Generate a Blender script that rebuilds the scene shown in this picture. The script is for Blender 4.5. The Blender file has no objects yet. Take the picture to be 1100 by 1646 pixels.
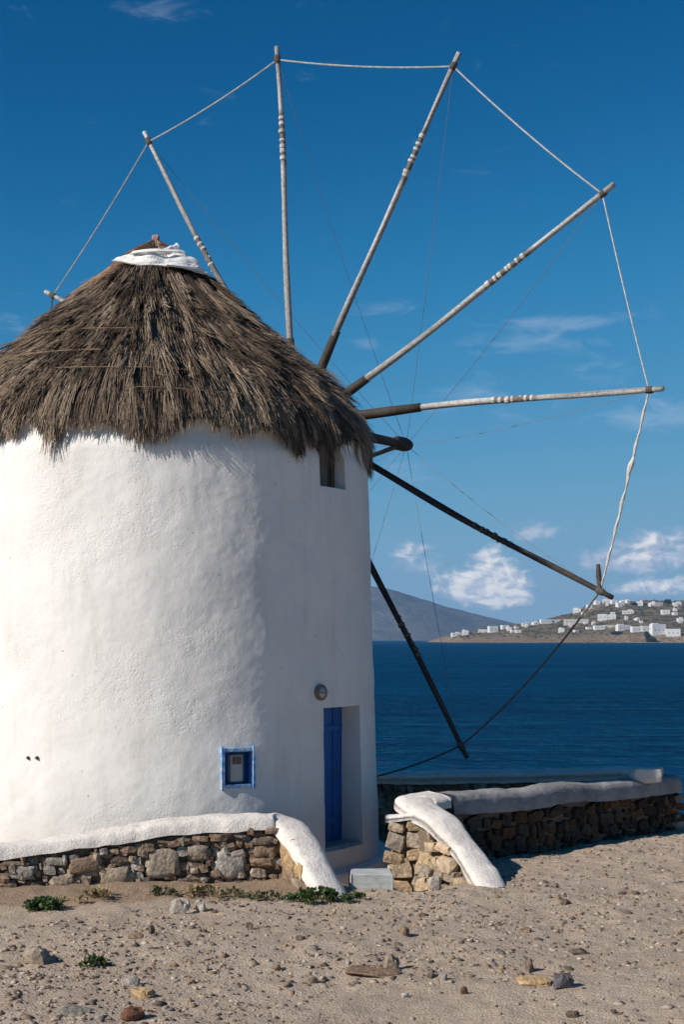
import bpy, math, random
import numpy as np
from mathutils import Vector

random.seed(7)
rng = np.random.default_rng(11)
R = math.radians
SC = bpy.context.scene
COL = SC.collection

# ------------------------------------------------------------------ camera
FPX, PXC, HOR, CAMZ = 2286.0, 550.0, 1028.0, 2.8       # focal length and horizon measured on the 1100 px wide photograph
cam_data = bpy.data.cameras.new('camera')
cam_data.sensor_fit = 'VERTICAL'
cam_data.sensor_height = 36.0
cam_data.sensor_width = 36.0
cam_data.lens = 50.0
cam_data.shift_y = (HOR - 823.0) / 1646.0
cam_data.clip_start = 0.1
cam_data.clip_end = 60000.0
cam = bpy.data.objects.new('camera', cam_data)
COL.objects.link(cam)
cam.location = (0, 0, CAMZ)
cam.rotation_euler = (R(90), 0, 0)
SC.camera = cam

# ------------------------------------------------------------------ light
SUN_EL = R(34)
SUN_AZ = (-0.860, -0.510)                                 # horizontal direction towards the sun
SUN_STRENGTH = 5.0
SKY_STRENGTH = 0.085
EXPOSURE = 0.14
sl = bpy.data.lights.new('sun', 'SUN')
sl.energy = SUN_STRENGTH
sl.angle = R(0.55)
sl.color = (1.0, 0.945, 0.87)
sun = bpy.data.objects.new('sun', sl)
COL.objects.link(sun)
sd = Vector((SUN_AZ[0] * math.cos(SUN_EL), SUN_AZ[1] * math.cos(SUN_EL), math.sin(SUN_EL)))
sun.rotation_euler = (-sd).to_track_quat('-Z', 'Y').to_euler()
sun.location = (-30, -20, 40)

vs = SC.view_settings
vs.view_transform = 'Standard'
vs.look = 'None'
vs.exposure = EXPOSURE
vs.gamma = 1.0
vs.use_curve_mapping = False
SC.render.engine = 'CYCLES'
SC.cycles.use_denoising = True
SC.cycles.use_adaptive_sampling = True
SC.cycles.adaptive_threshold = 0.02
SC.cycles.max_bounces = 5
SC.cycles.diffuse_bounces = 3
SC.cycles.glossy_bounces = 2
SC.cycles.volume_bounces = 0
SC.cycles.transmission_bounces = 2
SC.cycles.caustics_reflective = False
SC.cycles.caustics_refractive = False
SC.cycles.sample_clamp_indirect = 6.0


# ------------------------------------------------------------------ node helper
class NT:
    def __init__(self, tree):
        self.t = tree
        self.t.nodes.clear()

    def n(self, typ, **kw):
        nd = self.t.nodes.new(typ)
        for k, v in kw.items():
            setattr(nd, k, v)
        return nd

    def link(self, a, b):
        self.t.links.new(a, b)

    def put(self, sock, v):
        if isinstance(v, bpy.types.NodeSocket):
            self.link(v, sock)
        elif v is not None:
            if hasattr(sock, 'default_value'):
                dv = sock.default_value
                if hasattr(dv, '__len__') and not isinstance(v, (int, float)):
                    v = list(v)
                    if len(dv) == 4 and len(v) == 3:
                        v = v + [1.0]
                sock.default_value = v

    def m(self, op, a, b=None, c=None, clamp=False):
        nd = self.n('ShaderNodeMath', operation=op, use_clamp=clamp)
        self.put(nd.inputs[0], a)
        if b is not None: self.put(nd.inputs[1], b)
        if c is not None: self.put(nd.inputs[2], c)
        return nd.outputs[0]

    def vm(self, op, a, b=None, scale=None):
        nd = self.n('ShaderNodeVectorMath', operation=op)
        self.put(nd.inputs[0], a)
        if b is not None: self.put(nd.inputs[1], b)
        if scale is not None: self.put(nd.inputs['Scale'], scale)
        return nd.outputs['Vector']

    def noise(self, vec, scale, detail=4, rough=0.55, dist=0.0):
        nd = self.n('ShaderNodeTexNoise')
        if vec is not None: self.link(vec, nd.inputs['Vector'])
        nd.inputs['Scale'].default_value = scale
        nd.inputs['Detail'].default_value = detail
        nd.inputs['Roughness'].default_value = rough
        nd.inputs['Distortion'].default_value = dist
        return nd.outputs['Fac']

    def voronoi(self, vec, scale, feature='F1', out='Distance'):
        nd = self.n('ShaderNodeTexVoronoi', feature=feature)
        if vec is not None: self.link(vec, nd.inputs['Vector'])
        nd.inputs['Scale'].default_value = scale
        return nd.outputs[out]

    def step(self, v, lo, hi, a=0.0, b=1.0):
        nd = self.n('ShaderNodeMapRange', interpolation_type='SMOOTHSTEP')
        self.put(nd.inputs['Value'], v)
        for k, x in (('From Min', lo), ('From Max', hi), ('To Min', a), ('To Max', b)):
            nd.inputs[k].default_value = x
        return nd.outputs['Result']

    def mix(self, fac, a, b, blend='MIX'):
        nd = self.n('ShaderNodeMix', data_type='RGBA', blend_type=blend)
        self.put(nd.inputs['Factor'], fac)
        self.put(nd.inputs['A'] if False else nd.inputs[6], a)
        self.put(nd.inputs[7], b)
        return nd.outputs[2]

    def ramp(self, fac, stops, interp='LINEAR'):
        nd = self.n('ShaderNodeValToRGB')
        nd.color_ramp.interpolation = interp
        el = nd.color_ramp.elements
        while len(el) < len(stops): el.new(0.5)
        for e, (p, c) in zip(el, stops):
            e.position = p
            e.color = (*c, 1.0)
        self.put(nd.inputs['Fac'], fac)
        return nd.outputs['Color']

    def bump(self, h, strength, dist, normal=None):
        nd = self.n('ShaderNodeBump')
        self.put(nd.inputs['Strength'], strength)
        nd.inputs['Distance'].default_value = dist
        self.link(h, nd.inputs['Height'])
        if normal is not None: self.link(normal, nd.inputs['Normal'])
        return nd.outputs['Normal']

    def pos(self, scale=None):
        g = self.n('ShaderNodeNewGeometry').outputs['Position']
        if scale is not None:
            mp = self.n('ShaderNodeMapping')
            mp.inputs['Scale'].default_value = scale
            self.link(g, mp.inputs['Vector'])
            g = mp.outputs['Vector']
        return g

    def obj(self, scale=None):
        g = self.n('ShaderNodeTexCoord').outputs['Object']
        if scale is not None:
            mp = self.n('ShaderNodeMapping')
            mp.inputs['Scale'].default_value = scale
            self.link(g, mp.inputs['Vector'])
            g = mp.outputs['Vector']
        return g

    def surface(self, color, rough=0.8, normal=None, spec=0.3, **kw):
        b = self.n('ShaderNodeBsdfPrincipled')
        self.put(b.inputs['Base Color'], color)
        self.put(b.inputs['Roughness'], rough)
        b.inputs['Specular IOR Level'].default_value = spec
        for k, v in kw.items(): self.put(b.inputs[k.replace('_', ' ')], v)
        if normal is not None: self.link(normal, b.inputs['Normal'])
        o = self.n('ShaderNodeOutputMaterial')
        self.link(b.outputs[0], o.inputs['Surface'])
        return b


MATS = {}
def material(name):
    mt = bpy.data.materials.new(name)
    mt.use_nodes = True
    MATS[name] = mt
    return NT(mt.node_tree)


# ------------------------------------------------------------------ world: daylight sky with clouds fixed to compass directions
world = bpy.data.worlds.new('World')
SC.world = world
world.use_nodes = True
world.cycles.sampling_method = 'MANUAL'
world.cycles.sample_map_resolution = 512
W = NT(world.node_tree)
sky = W.n('ShaderNodeTexSky', sky_type='NISHITA')
sky.sun_disc = False
sky.sun_elevation = SUN_EL
sky.sun_rotation = math.atan2(SUN_AZ[0], SUN_AZ[1])
sky.altitude = 0
sky.air_density = 0.7
sky.dust_density = 0.0
sky.ozone_density = 3.0
# clear winter air: the whole dome made deeper and more saturated, the same in every direction
k_ = 1.0 / SKY_STRENGTH
lin = W.vm('SCALE', sky.outputs[0], scale=SKY_STRENGTH)
crv = W.n('ShaderNodeRGBCurve')
for ch, pts_ in enumerate((((0.07, 0.0), (0.09, 0.006), (0.13, 0.030), (0.2, 0.085), (0.287, 0.14), (0.4, 0.18)), ((0.06, 0.025), (0.123, 0.075), (0.23, 0.205), (0.34, 0.283), (0.45, 0.33), (0.56, 0.345)), ((0.1, 0.07), (0.243, 0.218), (0.412, 0.415), (0.547, 0.48), (0.63, 0.49)))):
    cv = crv.mapping.curves[ch]
    cv.points[1].location = (1.0, (0.30, 0.42, 0.54)[ch])
    for p_ in pts_: cv.points.new(*p_)
crv.mapping.update()
W.link(lin, crv.inputs['Color'])
sky_col = W.vm('SCALE', crv.outputs['Color'], scale=k_)
gen = W.n('ShaderNodeTexCoord').outputs['Generated']
sx = W.n('ShaderNodeSeparateXYZ')
W.link(gen, sx.inputs[0])
az = W.m('ARCTAN2', sx.outputs[0], sx.outputs[1])
el = W.m('ARCSINE', sx.outputs[2])
cmb = W.n('ShaderNodeCombineXYZ')
W.link(az, cmb.inputs[0])
W.link(W.m('MULTIPLY', el, 1.7), cmb.inputs[1])
pv = cmb.outputs[0]
cn = W.noise(pv, 55, 9, 0.6, 0.4)
cn2 = W.noise(W.vm('ADD', pv, (-0.0035, 0.0045, 0)), 55, 9, 0.6, 0.4)
cbig = W.noise(pv, 16, 4, 0.5)
relief = W.m('SUBTRACT', cn2, cn)
def pxdir(px, py):
    a = math.atan((px - PXC) / FPX)
    return a, math.atan((HOR - py) / FPX * math.cos(a))
def blob(px, py, w, h, k):
    a, e = pxdir(px, py)
    u = W.m('DIVIDE', W.m('SUBTRACT', az, a), w / FPX)
    v = W.m('DIVIDE', W.m('SUBTRACT', el, e), h / FPX)
    d = W.m('ADD', W.m('MULTIPLY', u, u), W.m('MULTIPLY', v, v))
    return W.m('MULTIPLY', W.m('EXPONENT', W.m('MULTIPLY', d, -1.0)), k)
def total(lst):
    s = lst[0]
    for x in lst[1:]: s = W.m('ADD', s, x)
    return s
# the same low cumulus band runs round the whole horizon beyond the frame
away = W.step(W.m('ABSOLUTE', W.m('SUBTRACT', az, 0.0)), 0.30, 0.5)
bandm = W.m('MULTIPLY', W.m('MULTIPLY', W.step(el, 0.005, 0.03), W.step(el, 0.05, 0.11, 1, 0)), away)
band = W.m('MULTIPLY', bandm, W.step(cbig, 0.45, 0.7, 0, 0.9))
white = total([blob(770, 942, 74, 34, 1.12), blob(815, 948, 38, 26, .65), blob(795, 890, 34, 24, 0.56), blob(1030, 946, 55, 17, 0.62),
               blob(1090, 938, 40, 20, 0.5), blob(1060, 880, 60, 30, 0.58), blob(1010, 900, 30, 16, 0.4), blob(660, 890, 42, 19, 0.55), band])
mauve = total([blob(1070, 885, 110, 38, 0.72), blob(865, 853, 55, 17, 0.62), blob(980, 905, 60, 16, 0.5), blob(665, 885, 50, 24, 0.5),
               blob(800, 965, 120, 13, 0.4), blob(700, 915, 80, 16, .3), band])
wisp = total([blob(612, 496, 60, 13, 0.55), blob(592, 552, 30, 14, 0.45), blob(905, 518, 115, 13, 0.62), blob(850, 552, 120, 18, 0.5),
              blob(1050, 668, 95, 28, 0.6), blob(770, 640, 140, 36, 0.36), blob(640, 760, 60, 24, .3), blob(275, 15, 80, 16, 0.3), blob(20, 520, 80, 22, 0.35),
              blob(950, 590, 100, 18, 0.25), blob(700, 750, 200, 40, 0.15)])
a_white = W.step(W.m('ADD', white, W.m('MULTIPLY', W.m('SUBTRACT', cn, 0.5), 1.15)), 0.30, 0.85)
a_mauve = W.m('MULTIPLY', W.step(W.m('ADD', mauve, W.m('MULTIPLY', W.m('SUBTRACT', cn, 0.5), 1.0)), 0.22, 0.75), 0.80)
cw = W.n('ShaderNodeCombineXYZ')
W.link(az, cw.inputs[0]); W.link(W.m('MULTIPLY', el, 3.2), cw.inputs[1])
wn = W.noise(cw.outputs[0], 26, 6, 0.6, 0.6)
a_wisp = W.m('MULTIPLY', W.step(W.m('ADD', wisp, W.m('MULTIPLY', W.m('SUBTRACT', wn, 0.5), 1.4)), 0.15, 0.8), 0.34)
lit = W.step(relief, -0.13, 0.15)
CL = 1.0 / SKY_STRENGTH
c_white = W.mix(lit, tuple(v * CL for v in (0.86, 0.845, 0.82)), tuple(v * CL for v in (0.44, 0.50, 0.61)))
c_mauve = W.mix(lit, tuple(v * CL for v in (0.50, 0.55, 0.66)), tuple(v * CL for v in (0.30, 0.38, 0.52)))
c_wisp = tuple(v * CL for v in (0.42, 0.52, 0.68))
c = W.mix(a_wisp, sky_col, c_wisp)
c = W.mix(a_mauve, c, c_mauve)
c = W.mix(a_white, c, c_white)
bg = W.n('ShaderNodeBackground')
W.link(c, bg.inputs['Color'])
bg.inputs['Strength'].default_value = SKY_STRENGTH
wo = W.n('ShaderNodeOutputWorld')
W.link(bg.outputs[0], wo.inputs['Surface'])


# ------------------------------------------------------------------ materials
def make_materials():
    # lime-washed plaster of the tower
    t = material('lime_plaster')
    p = t.pos()
    patch = t.step(t.noise(p, 1.1, 3, 0.5), 0.42, 0.68)
    big = t.noise(p, 1.3, 5, 0.6)
    stain = t.noise(t.pos((2.2, 2.2, 0.35)), 1.6, 6, 0.65, 0.4)
    colr = t.mix(t.step(big, 0.3, 0.75), (0.80, 0.765, 0.72), (0.735, 0.70, 0.655))
    colr = t.mix(t.step(stain, 0.48, 0.75, 0, 0.45), colr, (0.60, 0.56, 0.515))
    pit = t.m('ADD', t.m('MULTIPLY', t.noise(p, 34, 6, 0.72), 0.8), t.m('MULTIPLY', t.step(t.voronoi(p, 19), 0.0, 0.45), 0.35))
    spots = t.step(t.voronoi(p, 5.5), 0.10, 0.03, 0, 1)
    hz = t.n('ShaderNodeSeparateXYZ'); t.link(p, hz.inputs[0])
    splash = t.m('MULTIPLY', t.step(t.m('ADD', hz.outputs[2], t.m('MULTIPLY', t.noise(p, 2.5, 5, 0.65), 1.8)), 2.1, 0.8), 0.55)
    colr = t.mix(splash, colr, (0.62, 0.575, 0.525))
    drip = t.m('MULTIPLY', t.step(t.noise(t.pos((5, 5, 0.22)), 1.3, 5, 0.65), 0.52, 0.72), t.step(hz.outputs[2], 3.4, 5.4))
    colr = t.mix(t.m('MULTIPLY', drip, 0.3), colr, (0.56, 0.51, 0.46))
    colr = t.mix(t.m('MULTIPLY', spots, t.step(t.noise(p, 3, 2), .5, .62)), colr, (0.40, 0.36, 0.32))
    colr = t.mix(t.m('MULTIPLY', t.step(pit, 0.45, 0.30, 0, 0.5), patch), colr, (0.5, 0.47, 0.44))
    amp = t.m('MULTIPLY_ADD', patch, 0.95, 0.12)
    h = t.m('ADD', t.m('MULTIPLY', t.noise(p, 3.2, 3, 0.5), 0.8), t.m('MULTIPLY', t.m('MULTIPLY', t.m('SUBTRACT', pit, 0.62), amp), 0.52))
    h = t.m('ADD', h, t.m('MULTIPLY', t.noise(p, 80, 3, 0.6), 0.16))
    t.surface(colr, 0.92, t.bump(h, 0.6, 0.030), 0.15)

    # thicker cream whitewash of copings
    t = material('coping_whitewash')
    p = t.pos()
    colr = t.mix(t.step(t.noise(p, 2.2, 5, 0.6), 0.35, 0.75), (0.76, 0.70, 0.64), (0.66, 0.595, 0.535))
    colr = t.mix(t.step(t.noise(p, 9, 6, 0.65), 0.54, 0.72, 0, 0.7), colr, (0.45, 0.39, 0.335))
    drip = t.noise(t.pos((9, 9, 1.2)), 1.4, 6, 0.7, 0.3)
    colr = t.mix(t.step(drip, 0.58, 0.75, 0, 0.5), colr, (0.46, 0.40, 0.345))
    colr = t.mix(t.step(t.noise(p, 34, 4, 0.65), 0.63, 0.72, 0, 0.55), colr, (0.40, 0.34, 0.29))
    h = t.m('ADD', t.noise(p, 9, 5, 0.65), t.m('MULTIPLY', t.noise(p, 48, 5, 0.7), 0.6))
    t.surface(colr, 0.9, t.bump(h, 0.8, 0.03), 0.15)

    t = material('coping_shaded_cement')  # grey cement, darkened further so its colour carries the coping's shade
    p = t.pos()
    colr = t.mix(t.step(t.noise(p, 3, 6, 0.65), 0.35, 0.7), (0.34, 0.32, 0.31), (0.20, 0.19, 0.185))
    colr = t.mix(t.step(t.noise(p, 26, 4, 0.6), 0.6, 0.7, 0, 0.6), colr, (0.22, 0.2, 0.19))
    h = t.m('ADD', t.noise(p, 9, 4, 0.6), t.m('MULTIPLY', t.noise(p, 60, 4, 0.6), 0.35))
    t.surface(colr, 0.92, t.bump(h, 0.8, 0.03), 0.12)

    # stones: tint comes from the object colour of each stone
    t = material('field_stone')
    oc = t.n('ShaderNodeObjectInfo').outputs['Color']
    p = t.pos()
    v = t.step(t.noise(p, 11, 6, 0.65, 0.5), 0.28, 0.75)
    colr = t.mix(v, t.mix(1.0, oc, (0.62, 0.58, 0.55), 'MULTIPLY'), t.mix(1.0, oc, (1.25, 1.22, 1.18), 'MULTIPLY'))
    colr = t.mix(t.step(t.noise(p, 38, 4, 0.6), 0.6, 0.72, 0, 0.5), colr, (0.42, 0.38, 0.33))
    h = t.m('ADD', t.noise(p, 16, 6, 0.7), t.m('MULTIPLY', t.voronoi(p, 22), 0.35))
    t.surface(colr, 0.9, t.bump(h, 0.9, 0.03), 0.15)

    t = material('packed_earth')
    p = t.pos()
    colr = t.mix(t.noise(p, 12, 6, 0.65), (0.16, 0.115, 0.08), (0.30, 0.23, 0.165))
    t.surface(colr, 0.95, t.bump(t.noise(p, 30, 6, 0.7), 1.0, 0.03), 0.1)

    # sandy ground with brown earth along the wall
    t = material('sandy_ground')
    p = t.pos()
    sx_ = t.n('ShaderNodeSeparateXYZ'); t.link(p, sx_.inputs[0])
    base = t.mix(t.step(t.noise(p, 0.7, 5, 0.6), 0.3, 0.7), (0.54, 0.425, 0.328), (0.45, 0.352, 0.270))
    base = t.mix(t.step(t.noise(p, 6, 6, 0.7), 0.42, 0.72, 0, 0.65), base, (0.37, 0.285, 0.21))
    base = t.mix(t.step(t.noise(p, 60, 5, 0.7), 0.50, 0.66, 0, 0.85), base, (0.25, 0.19, 0.145))
    base = t.mix(t.step(t.noise(p, 95, 3, 0.6), 0.60, 0.72, 0, 0.6), base, (0.62, 0.53, 0.44))
    wob = t.m('MULTIPLY', t.m('SUBTRACT', t.noise(p, 2.2, 5, 0.65), 0.5), 1.6)
    lineY = t.m('SUBTRACT', t.m('SUBTRACT', sx_.outputs[1], t.m('MULTIPLY', sx_.outputs[0], 0.19)), 16.2)
    earth = t.m('MULTIPLY', t.step(t.m('ADD', lineY, wob), -1.0, -0.3), t.step(sx_.outputs[0], -0.4, 0.1, 1, 0))
    base = t.mix(t.m('MULTIPLY', earth, 0.75), base, (0.27, 0.185, 0.12))
    h = t.m('ADD', t.m('MULTIPLY', t.noise(p, 9, 5, 0.65), 1.2), t.noise(p, 45, 6, 0.7))
    h = t.m('ADD', h, t.m('MULTIPLY', t.step(t.voronoi(p, 34), 0.0, 0.5, 1, 0), 0.35))
    t.surface(base, 0.95, t.bump(h, 0.9, 0.028), 0.1)

    t = material('thatch_straw')
    at = t.n('ShaderNodeAttribute', attribute_name='tint')
    colr = t.mix(t.step(t.noise(t.pos(), 60, 3, 0.6), 0.3, 0.7), at.outputs['Color'], t.mix(1.0, at.outputs['Color'], (0.72, 0.7, 0.68), 'MULTIPLY'))
    t.surface(colr, 0.8, None, 0.2)

    t = material('thatch_bed')
    p = t.pos((1, 1, 0.25))
    colr = t.mix(t.noise(p, 26, 6, 0.7), (0.045, 0.033, 0.024), (0.15, 0.115, 0.085))
    t.surface(colr, 0.95, t.bump(t.noise(p, 30, 6, 0.7), 1.0, 0.06), 0.1)

    t = material('weathered_wood')
    oc = t.n('ShaderNodeObjectInfo').outputs['Color']
    p = t.pos()
    g = t.noise(p, 5, 6, 0.65, 0.3)
    colr = t.mix(t.step(g, 0.3, 0.72), t.mix(1.0, oc, (1.12, 1.1, 1.08), 'MULTIPLY'), t.mix(1.0, oc, (0.62, 0.58, 0.54), 'MULTIPLY'))
    colr = t.mix(t.step(t.noise(p, 28, 5, 0.7), 0.56, 0.7, 0, 0.6), colr, t.mix(1.0, oc, (0.4, 0.36, 0.33), 'MULTIPLY'))
    t.surface(colr, 0.75, t.bump(t.noise(p, 40, 5, 0.7), 0.6, 0.01), 0.25)

    t = material('spar_wood')
    at = t.n('ShaderNodeAttribute', attribute_name='tint')
    p = t.pos()
    colr = t.mix(t.step(t.noise(p, 22, 5, 0.7), 0.42, 0.68, 0, 0.75), at.outputs['Color'], t.mix(1.0, at.outputs['Color'], (0.42, 0.39, 0.37), 'MULTIPLY'))
    t.surface(colr, 0.75, t.bump(t.noise(p, 40, 5, 0.7), 0.7, 0.01), 0.25)

    t = material('rope_fibre')
    oc = t.n('ShaderNodeObjectInfo').outputs['Color']
    p = t.pos()
    colr = t.mix(t.step(t.noise(p, 14, 4, 0.6), 0.35, 0.65), oc, t.mix(1.0, oc, (0.7, 0.68, 0.65), 'MULTIPLY'))
    t.surface(colr, 0.85, t.bump(t.noise(p, 90, 3, 0.6), 0.6, 0.01), 0.15)

    t = material('sail_cloth')
    p = t.pos()
    colr = t.mix(t.noise(p, 9, 5, 0.6), (0.70, 0.665, 0.60), (0.50, 0.47, 0.42))
    t.surface(colr, 0.9, t.bump(t.noise(p, 22, 5, 0.6), 0.7, 0.03), 0.1)

    t = material('white_painted_board')
    p = t.pos()
    colr = t.mix(t.step(t.noise(t.pos((1, 1, 4)), 6, 6, 0.65), 0.4, 0.75), (0.80, 0.78, 0.74), (0.60, 0.57, 0.53))
    colr = t.mix(t.step(t.noise(p, 18, 5, 0.7), 0.6, 0.72, 0, 0.7), colr, (0.33, 0.28, 0.24))
    t.surface(colr, 0.8, t.bump(t.noise(p, 24, 5, 0.6), 0.5, 0.015), 0.2)

    t = material('blue_paint')
    p = t.obj((5, 5, 0.6))
    colr = t.mix(t.step(t.noise(p, 3, 6, 0.65), 0.3, 0.75), (0.012, 0.115, 0.40), (0.008, 0.075, 0.27))
    colr = t.mix(t.step(t.noise(t.pos(), 22, 5, 0.7), 0.60, 0.72, 0, 0.6), colr, (0.13, 0.22, 0.36))
    colr = t.mix(t.step(t.noise(t.pos((14, 14, 1.0)), 2.0, 5, 0.7), 0.58, 0.72, 0, 0.5), colr, (0.006, 0.045, 0.16))
    t.surface(colr, 0.5, t.bump(t.noise(p, 8, 4, 0.6), 0.3, 0.01), 0.4)

    t = material('pale_blue_paint')
    p = t.pos()
    colr = t.mix(t.step(t.noise(p, 14, 5, 0.7), 0.42, 0.62), (0.12, 0.30, 0.58), (0.48, 0.58, 0.68))
    t.surface(colr, 0.6, t.bump(t.noise(p, 30, 4, 0.6), 0.4, 0.01), 0.3)

    t = material('dark_wood')
    p = t.pos((3, 3, 0.5))
    colr = t.mix(t.step(t.noise(p, 9, 6, 0.65), 0.3, 0.7), (0.055, 0.042, 0.032), (0.11, 0.085, 0.065))
    t.surface(colr, 0.75, t.bump(t.noise(p, 16, 5, 0.7), 0.6, 0.01), 0.25)

    t = material('meter_plastic')
    colr = t.mix(t.noise(t.pos(), 20, 4, 0.6), (0.50, 0.49, 0.46), (0.40, 0.39, 0.37))
    t.surface(colr, 0.45, None, 0.4)
    t = material('meter_window')
    colr = t.mix(t.noise(t.pos(), 30, 4, 0.6), (0.06, 0.05, 0.05), (0.16, 0.09, 0.08))
    t.surface(colr, 0.2, None, 0.5)
    t = material('lamp_metal')
    colr = t.mix(t.noise(t.pos(), 30, 5, 0.6), (0.10, 0.09, 0.075), (0.22, 0.20, 0.165))
    t.surface(colr, 0.5, None, 0.4)
    t = material('frosted_lamp_glass')
    colr = t.mix(t.noise(t.pos(), 30, 5, 0.6), (0.34, 0.33, 0.29), (0.50, 0.48, 0.43))
    t.surface(colr, 0.25, None, 0.5)

    t = material('grey_marble')
    p = t.pos()
    colr = t.mix(t.step(t.noise(t.pos((1, 1, 3)), 4, 7, 0.65, 1.0), 0.35, 0.7), (0.46, 0.47, 0.45), (0.31, 0.325, 0.315))
    t.surface(colr, 0.65, t.bump(t.noise(p, 24, 5, 0.6), 0.4, 0.01), 0.3)

    t = material('sea_water')
    p = t.pos()
    p1 = t.pos((0.55, 1.0, 1.0))
    sw = t.noise(p1, 0.28, 4, 0.6)
    ch = t.noise(p1, 1.1, 6, 0.68, 0.4)
    broad = t.noise(t.pos((0.010, 0.035, 1.0)), 1.0, 5, 0.6)
    colr = t.mix(t.step(broad, 0.35, 0.65), (0.0003, 0.034, 0.095), (0.0004, 0.051, 0.127))
    stre = t.noise(t.pos((0.09, 0.55, 1.0)), 1.0, 6, 0.68)
    colr = t.mix(t.step(stre, 0.50, 0.68, 0, 0.8), colr, (0.002, 0.085, 0.165))
    colr = t.mix(t.step(stre, 0.46, 0.34, 0, 0.7), colr, (0.0002, 0.022, 0.070))
    colr = t.mix(t.step(ch, 0.52, 0.72, 0, 0.6), colr, (0.003, 0.085, 0.16))
    h = t.m('ADD', t.m('MULTIPLY', sw, 0.9), t.m('MULTIPLY', ch, 0.55))
    nb = t.bump(h, 1.0, 1.3)
    df = t.n('ShaderNodeBsdfDiffuse'); t.link(colr, df.inputs['Color']); t.link(nb, df.inputs['Normal'])
    gl = t.n('ShaderNodeBsdfGlossy'); gl.inputs['Roughness'].default_value = 0.28; gl.inputs['Color'].default_value = (1, 1, 1, 1); t.link(nb, gl.inputs['Normal'])
    mx_ = t.n('ShaderNodeMixShader'); mx_.inputs[0].default_value = 0.022
    t.link(df.outputs[0], mx_.inputs[1]); t.link(gl.outputs[0], mx_.inputs[2])
    t.link(mx_.outputs[0], t.n('ShaderNodeOutputMaterial').inputs['Surface'])

    t = material('dry_hillside')
    p = t.pos()
    colr = t.mix(t.step(t.noise(p, 0.018, 6, 0.65), 0.35, 0.65), (0.26, 0.195, 0.12), (0.12, 0.10, 0.06))
    colr = t.mix(t.step(t.noise(p, 0.09, 5, 0.7), 0.46, 0.58, 0, 0.9), colr, (0.045, 0.048, 0.030))
    sx_ = t.n('ShaderNodeSeparateXYZ'); t.link(p, sx_.inputs[0])
    cliff = t.step(t.m('ADD', sx_.outputs[2], t.m('MULTIPLY', t.noise(p, 0.03, 4), 14)), 12, 24, 1, 0)
    colr = t.mix(t.m('MULTIPLY', cliff, 0.85), colr, t.mix(t.step(t.noise(p, 0.16, 5, .7), .4, .65), (0.34, 0.25, 0.165), (0.13, 0.10, 0.07)))
    t.surface(colr, 0.95, t.bump(t.noise(p, 0.12, 6, 0.7), 1.0, 6.0), 0.05)

    t = material('far_mountain_scrub')
    p = t.pos()
    colr = t.mix(t.step(t.noise(p, 0.004, 7, 0.65), 0.35, 0.65), (0.13, 0.115, 0.09), (0.07, 0.07, 0.055))
    t.surface(colr, 0.95, t.bump(t.noise(p, 0.01, 6, 0.7), 1.0, 40.0), 0.05)

    t = material('house_whitewash')
    oc = t.n('ShaderNodeObjectInfo').outputs['Color']
    t.surface(t.mix(t.noise(t.pos(), 0.2, 4, 0.6), oc, t.mix(1.0, oc, (0.9, 0.88, 0.86), 'MULTIPLY')), 0.9, None, 0.1)
    t = material('house_shutter')
    t.surface(t.mix(t.noise(t.pos(), 0.3, 3, 0.6), (0.05, 0.07, 0.10), (0.10, 0.11, 0.12)), 0.7, None, 0.2)

    t = material('leaf_green')
    oc = t.n('ShaderNodeObjectInfo').outputs['Color']
    at = t.n('ShaderNodeAttribute', attribute_name='tint')
    t.surface(t.mix(1.0, oc, at.outputs['Color'], 'MULTIPLY'), 0.7, None, 0.25)

    t = material('pebble_stone')
    at = t.n('ShaderNodeAttribute', attribute_name='tint')
    t.surface(t.mix(t.noise(t.pos(), 70, 4, 0.6), at.outputs['Color'], t.mix(1.0, at.outputs['Color'], (0.7, 0.68, 0.66), 'MULTIPLY')), 0.92, None, 0.1)
make_materials()


# ------------------------------------------------------------------ geometry helpers
WP = {}                                                  # world position of every object's origin
def place(o, pos, parent=None):
    pos = Vector(pos)
    WP[o.name] = pos
    if parent is not None:
        o.parent = parent
        o.location = pos - WP[parent.name]
    else:
        o.location = pos
    return o

def build(name, verts, faces, mat, parent=None, origin=None, smooth=False, color=None, label=None, category=None, group=None, kind=None, tint=None, matidx=None):
    V = np.asarray(verts, dtype=np.float64)
    if origin is None:
        origin = (V.min(0) + V.max(0)) / 2
        origin = np.array([origin[0], origin[1], V[:, 2].min()]) if parent is None else origin
    me = bpy.data.meshes.new(name)
    L = V - np.asarray(origin)
    if isinstance(faces, np.ndarray):
        nf, k = faces.shape
        me.vertices.add(len(L)); me.vertices.foreach_set('co', L.astype(np.float32).ravel())
        me.loops.add(nf * k); me.loops.foreach_set('vertex_index', faces.astype(np.int32).ravel())
        me.polygons.add(nf); me.polygons.foreach_set('loop_start', (np.arange(nf) * k).astype(np.int32))
        me.update(calc_edges=True)
        me.validate()
    else:
        me.from_pydata([tuple(v) for v in L], [], faces)
    if smooth:
        me.polygons.foreach_set('use_smooth', [True] * len(me.polygons))
    for mn in (mat if isinstance(mat, (list, tuple)) else [mat]):
        me.materials.append(MATS[mn])
    if matidx is not None:
        me.polygons.foreach_set('material_index', matidx)
    if tint is not None:
        a = me.color_attributes.new('tint', 'FLOAT_COLOR', 'POINT')
        tc = np.ones((len(L), 4), dtype=np.float32); tc[:, :3] = tint
        a.data.foreach_set('color', tc.ravel())
    me.update()
    o = bpy.data.objects.new(name, me)
    COL.objects.link(o)
    place(o, origin, parent)
    if color is not None: o.color = (*color, 1.0)
    tag(o, label, category, group, kind)
    return o

def tag(o, label=None, category=None, group=None, kind=None):
    if label: o['label'] = label
    if category: o['category'] = category
    if group: o['group'] = group
    if kind: o['kind'] = kind
    return o

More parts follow.
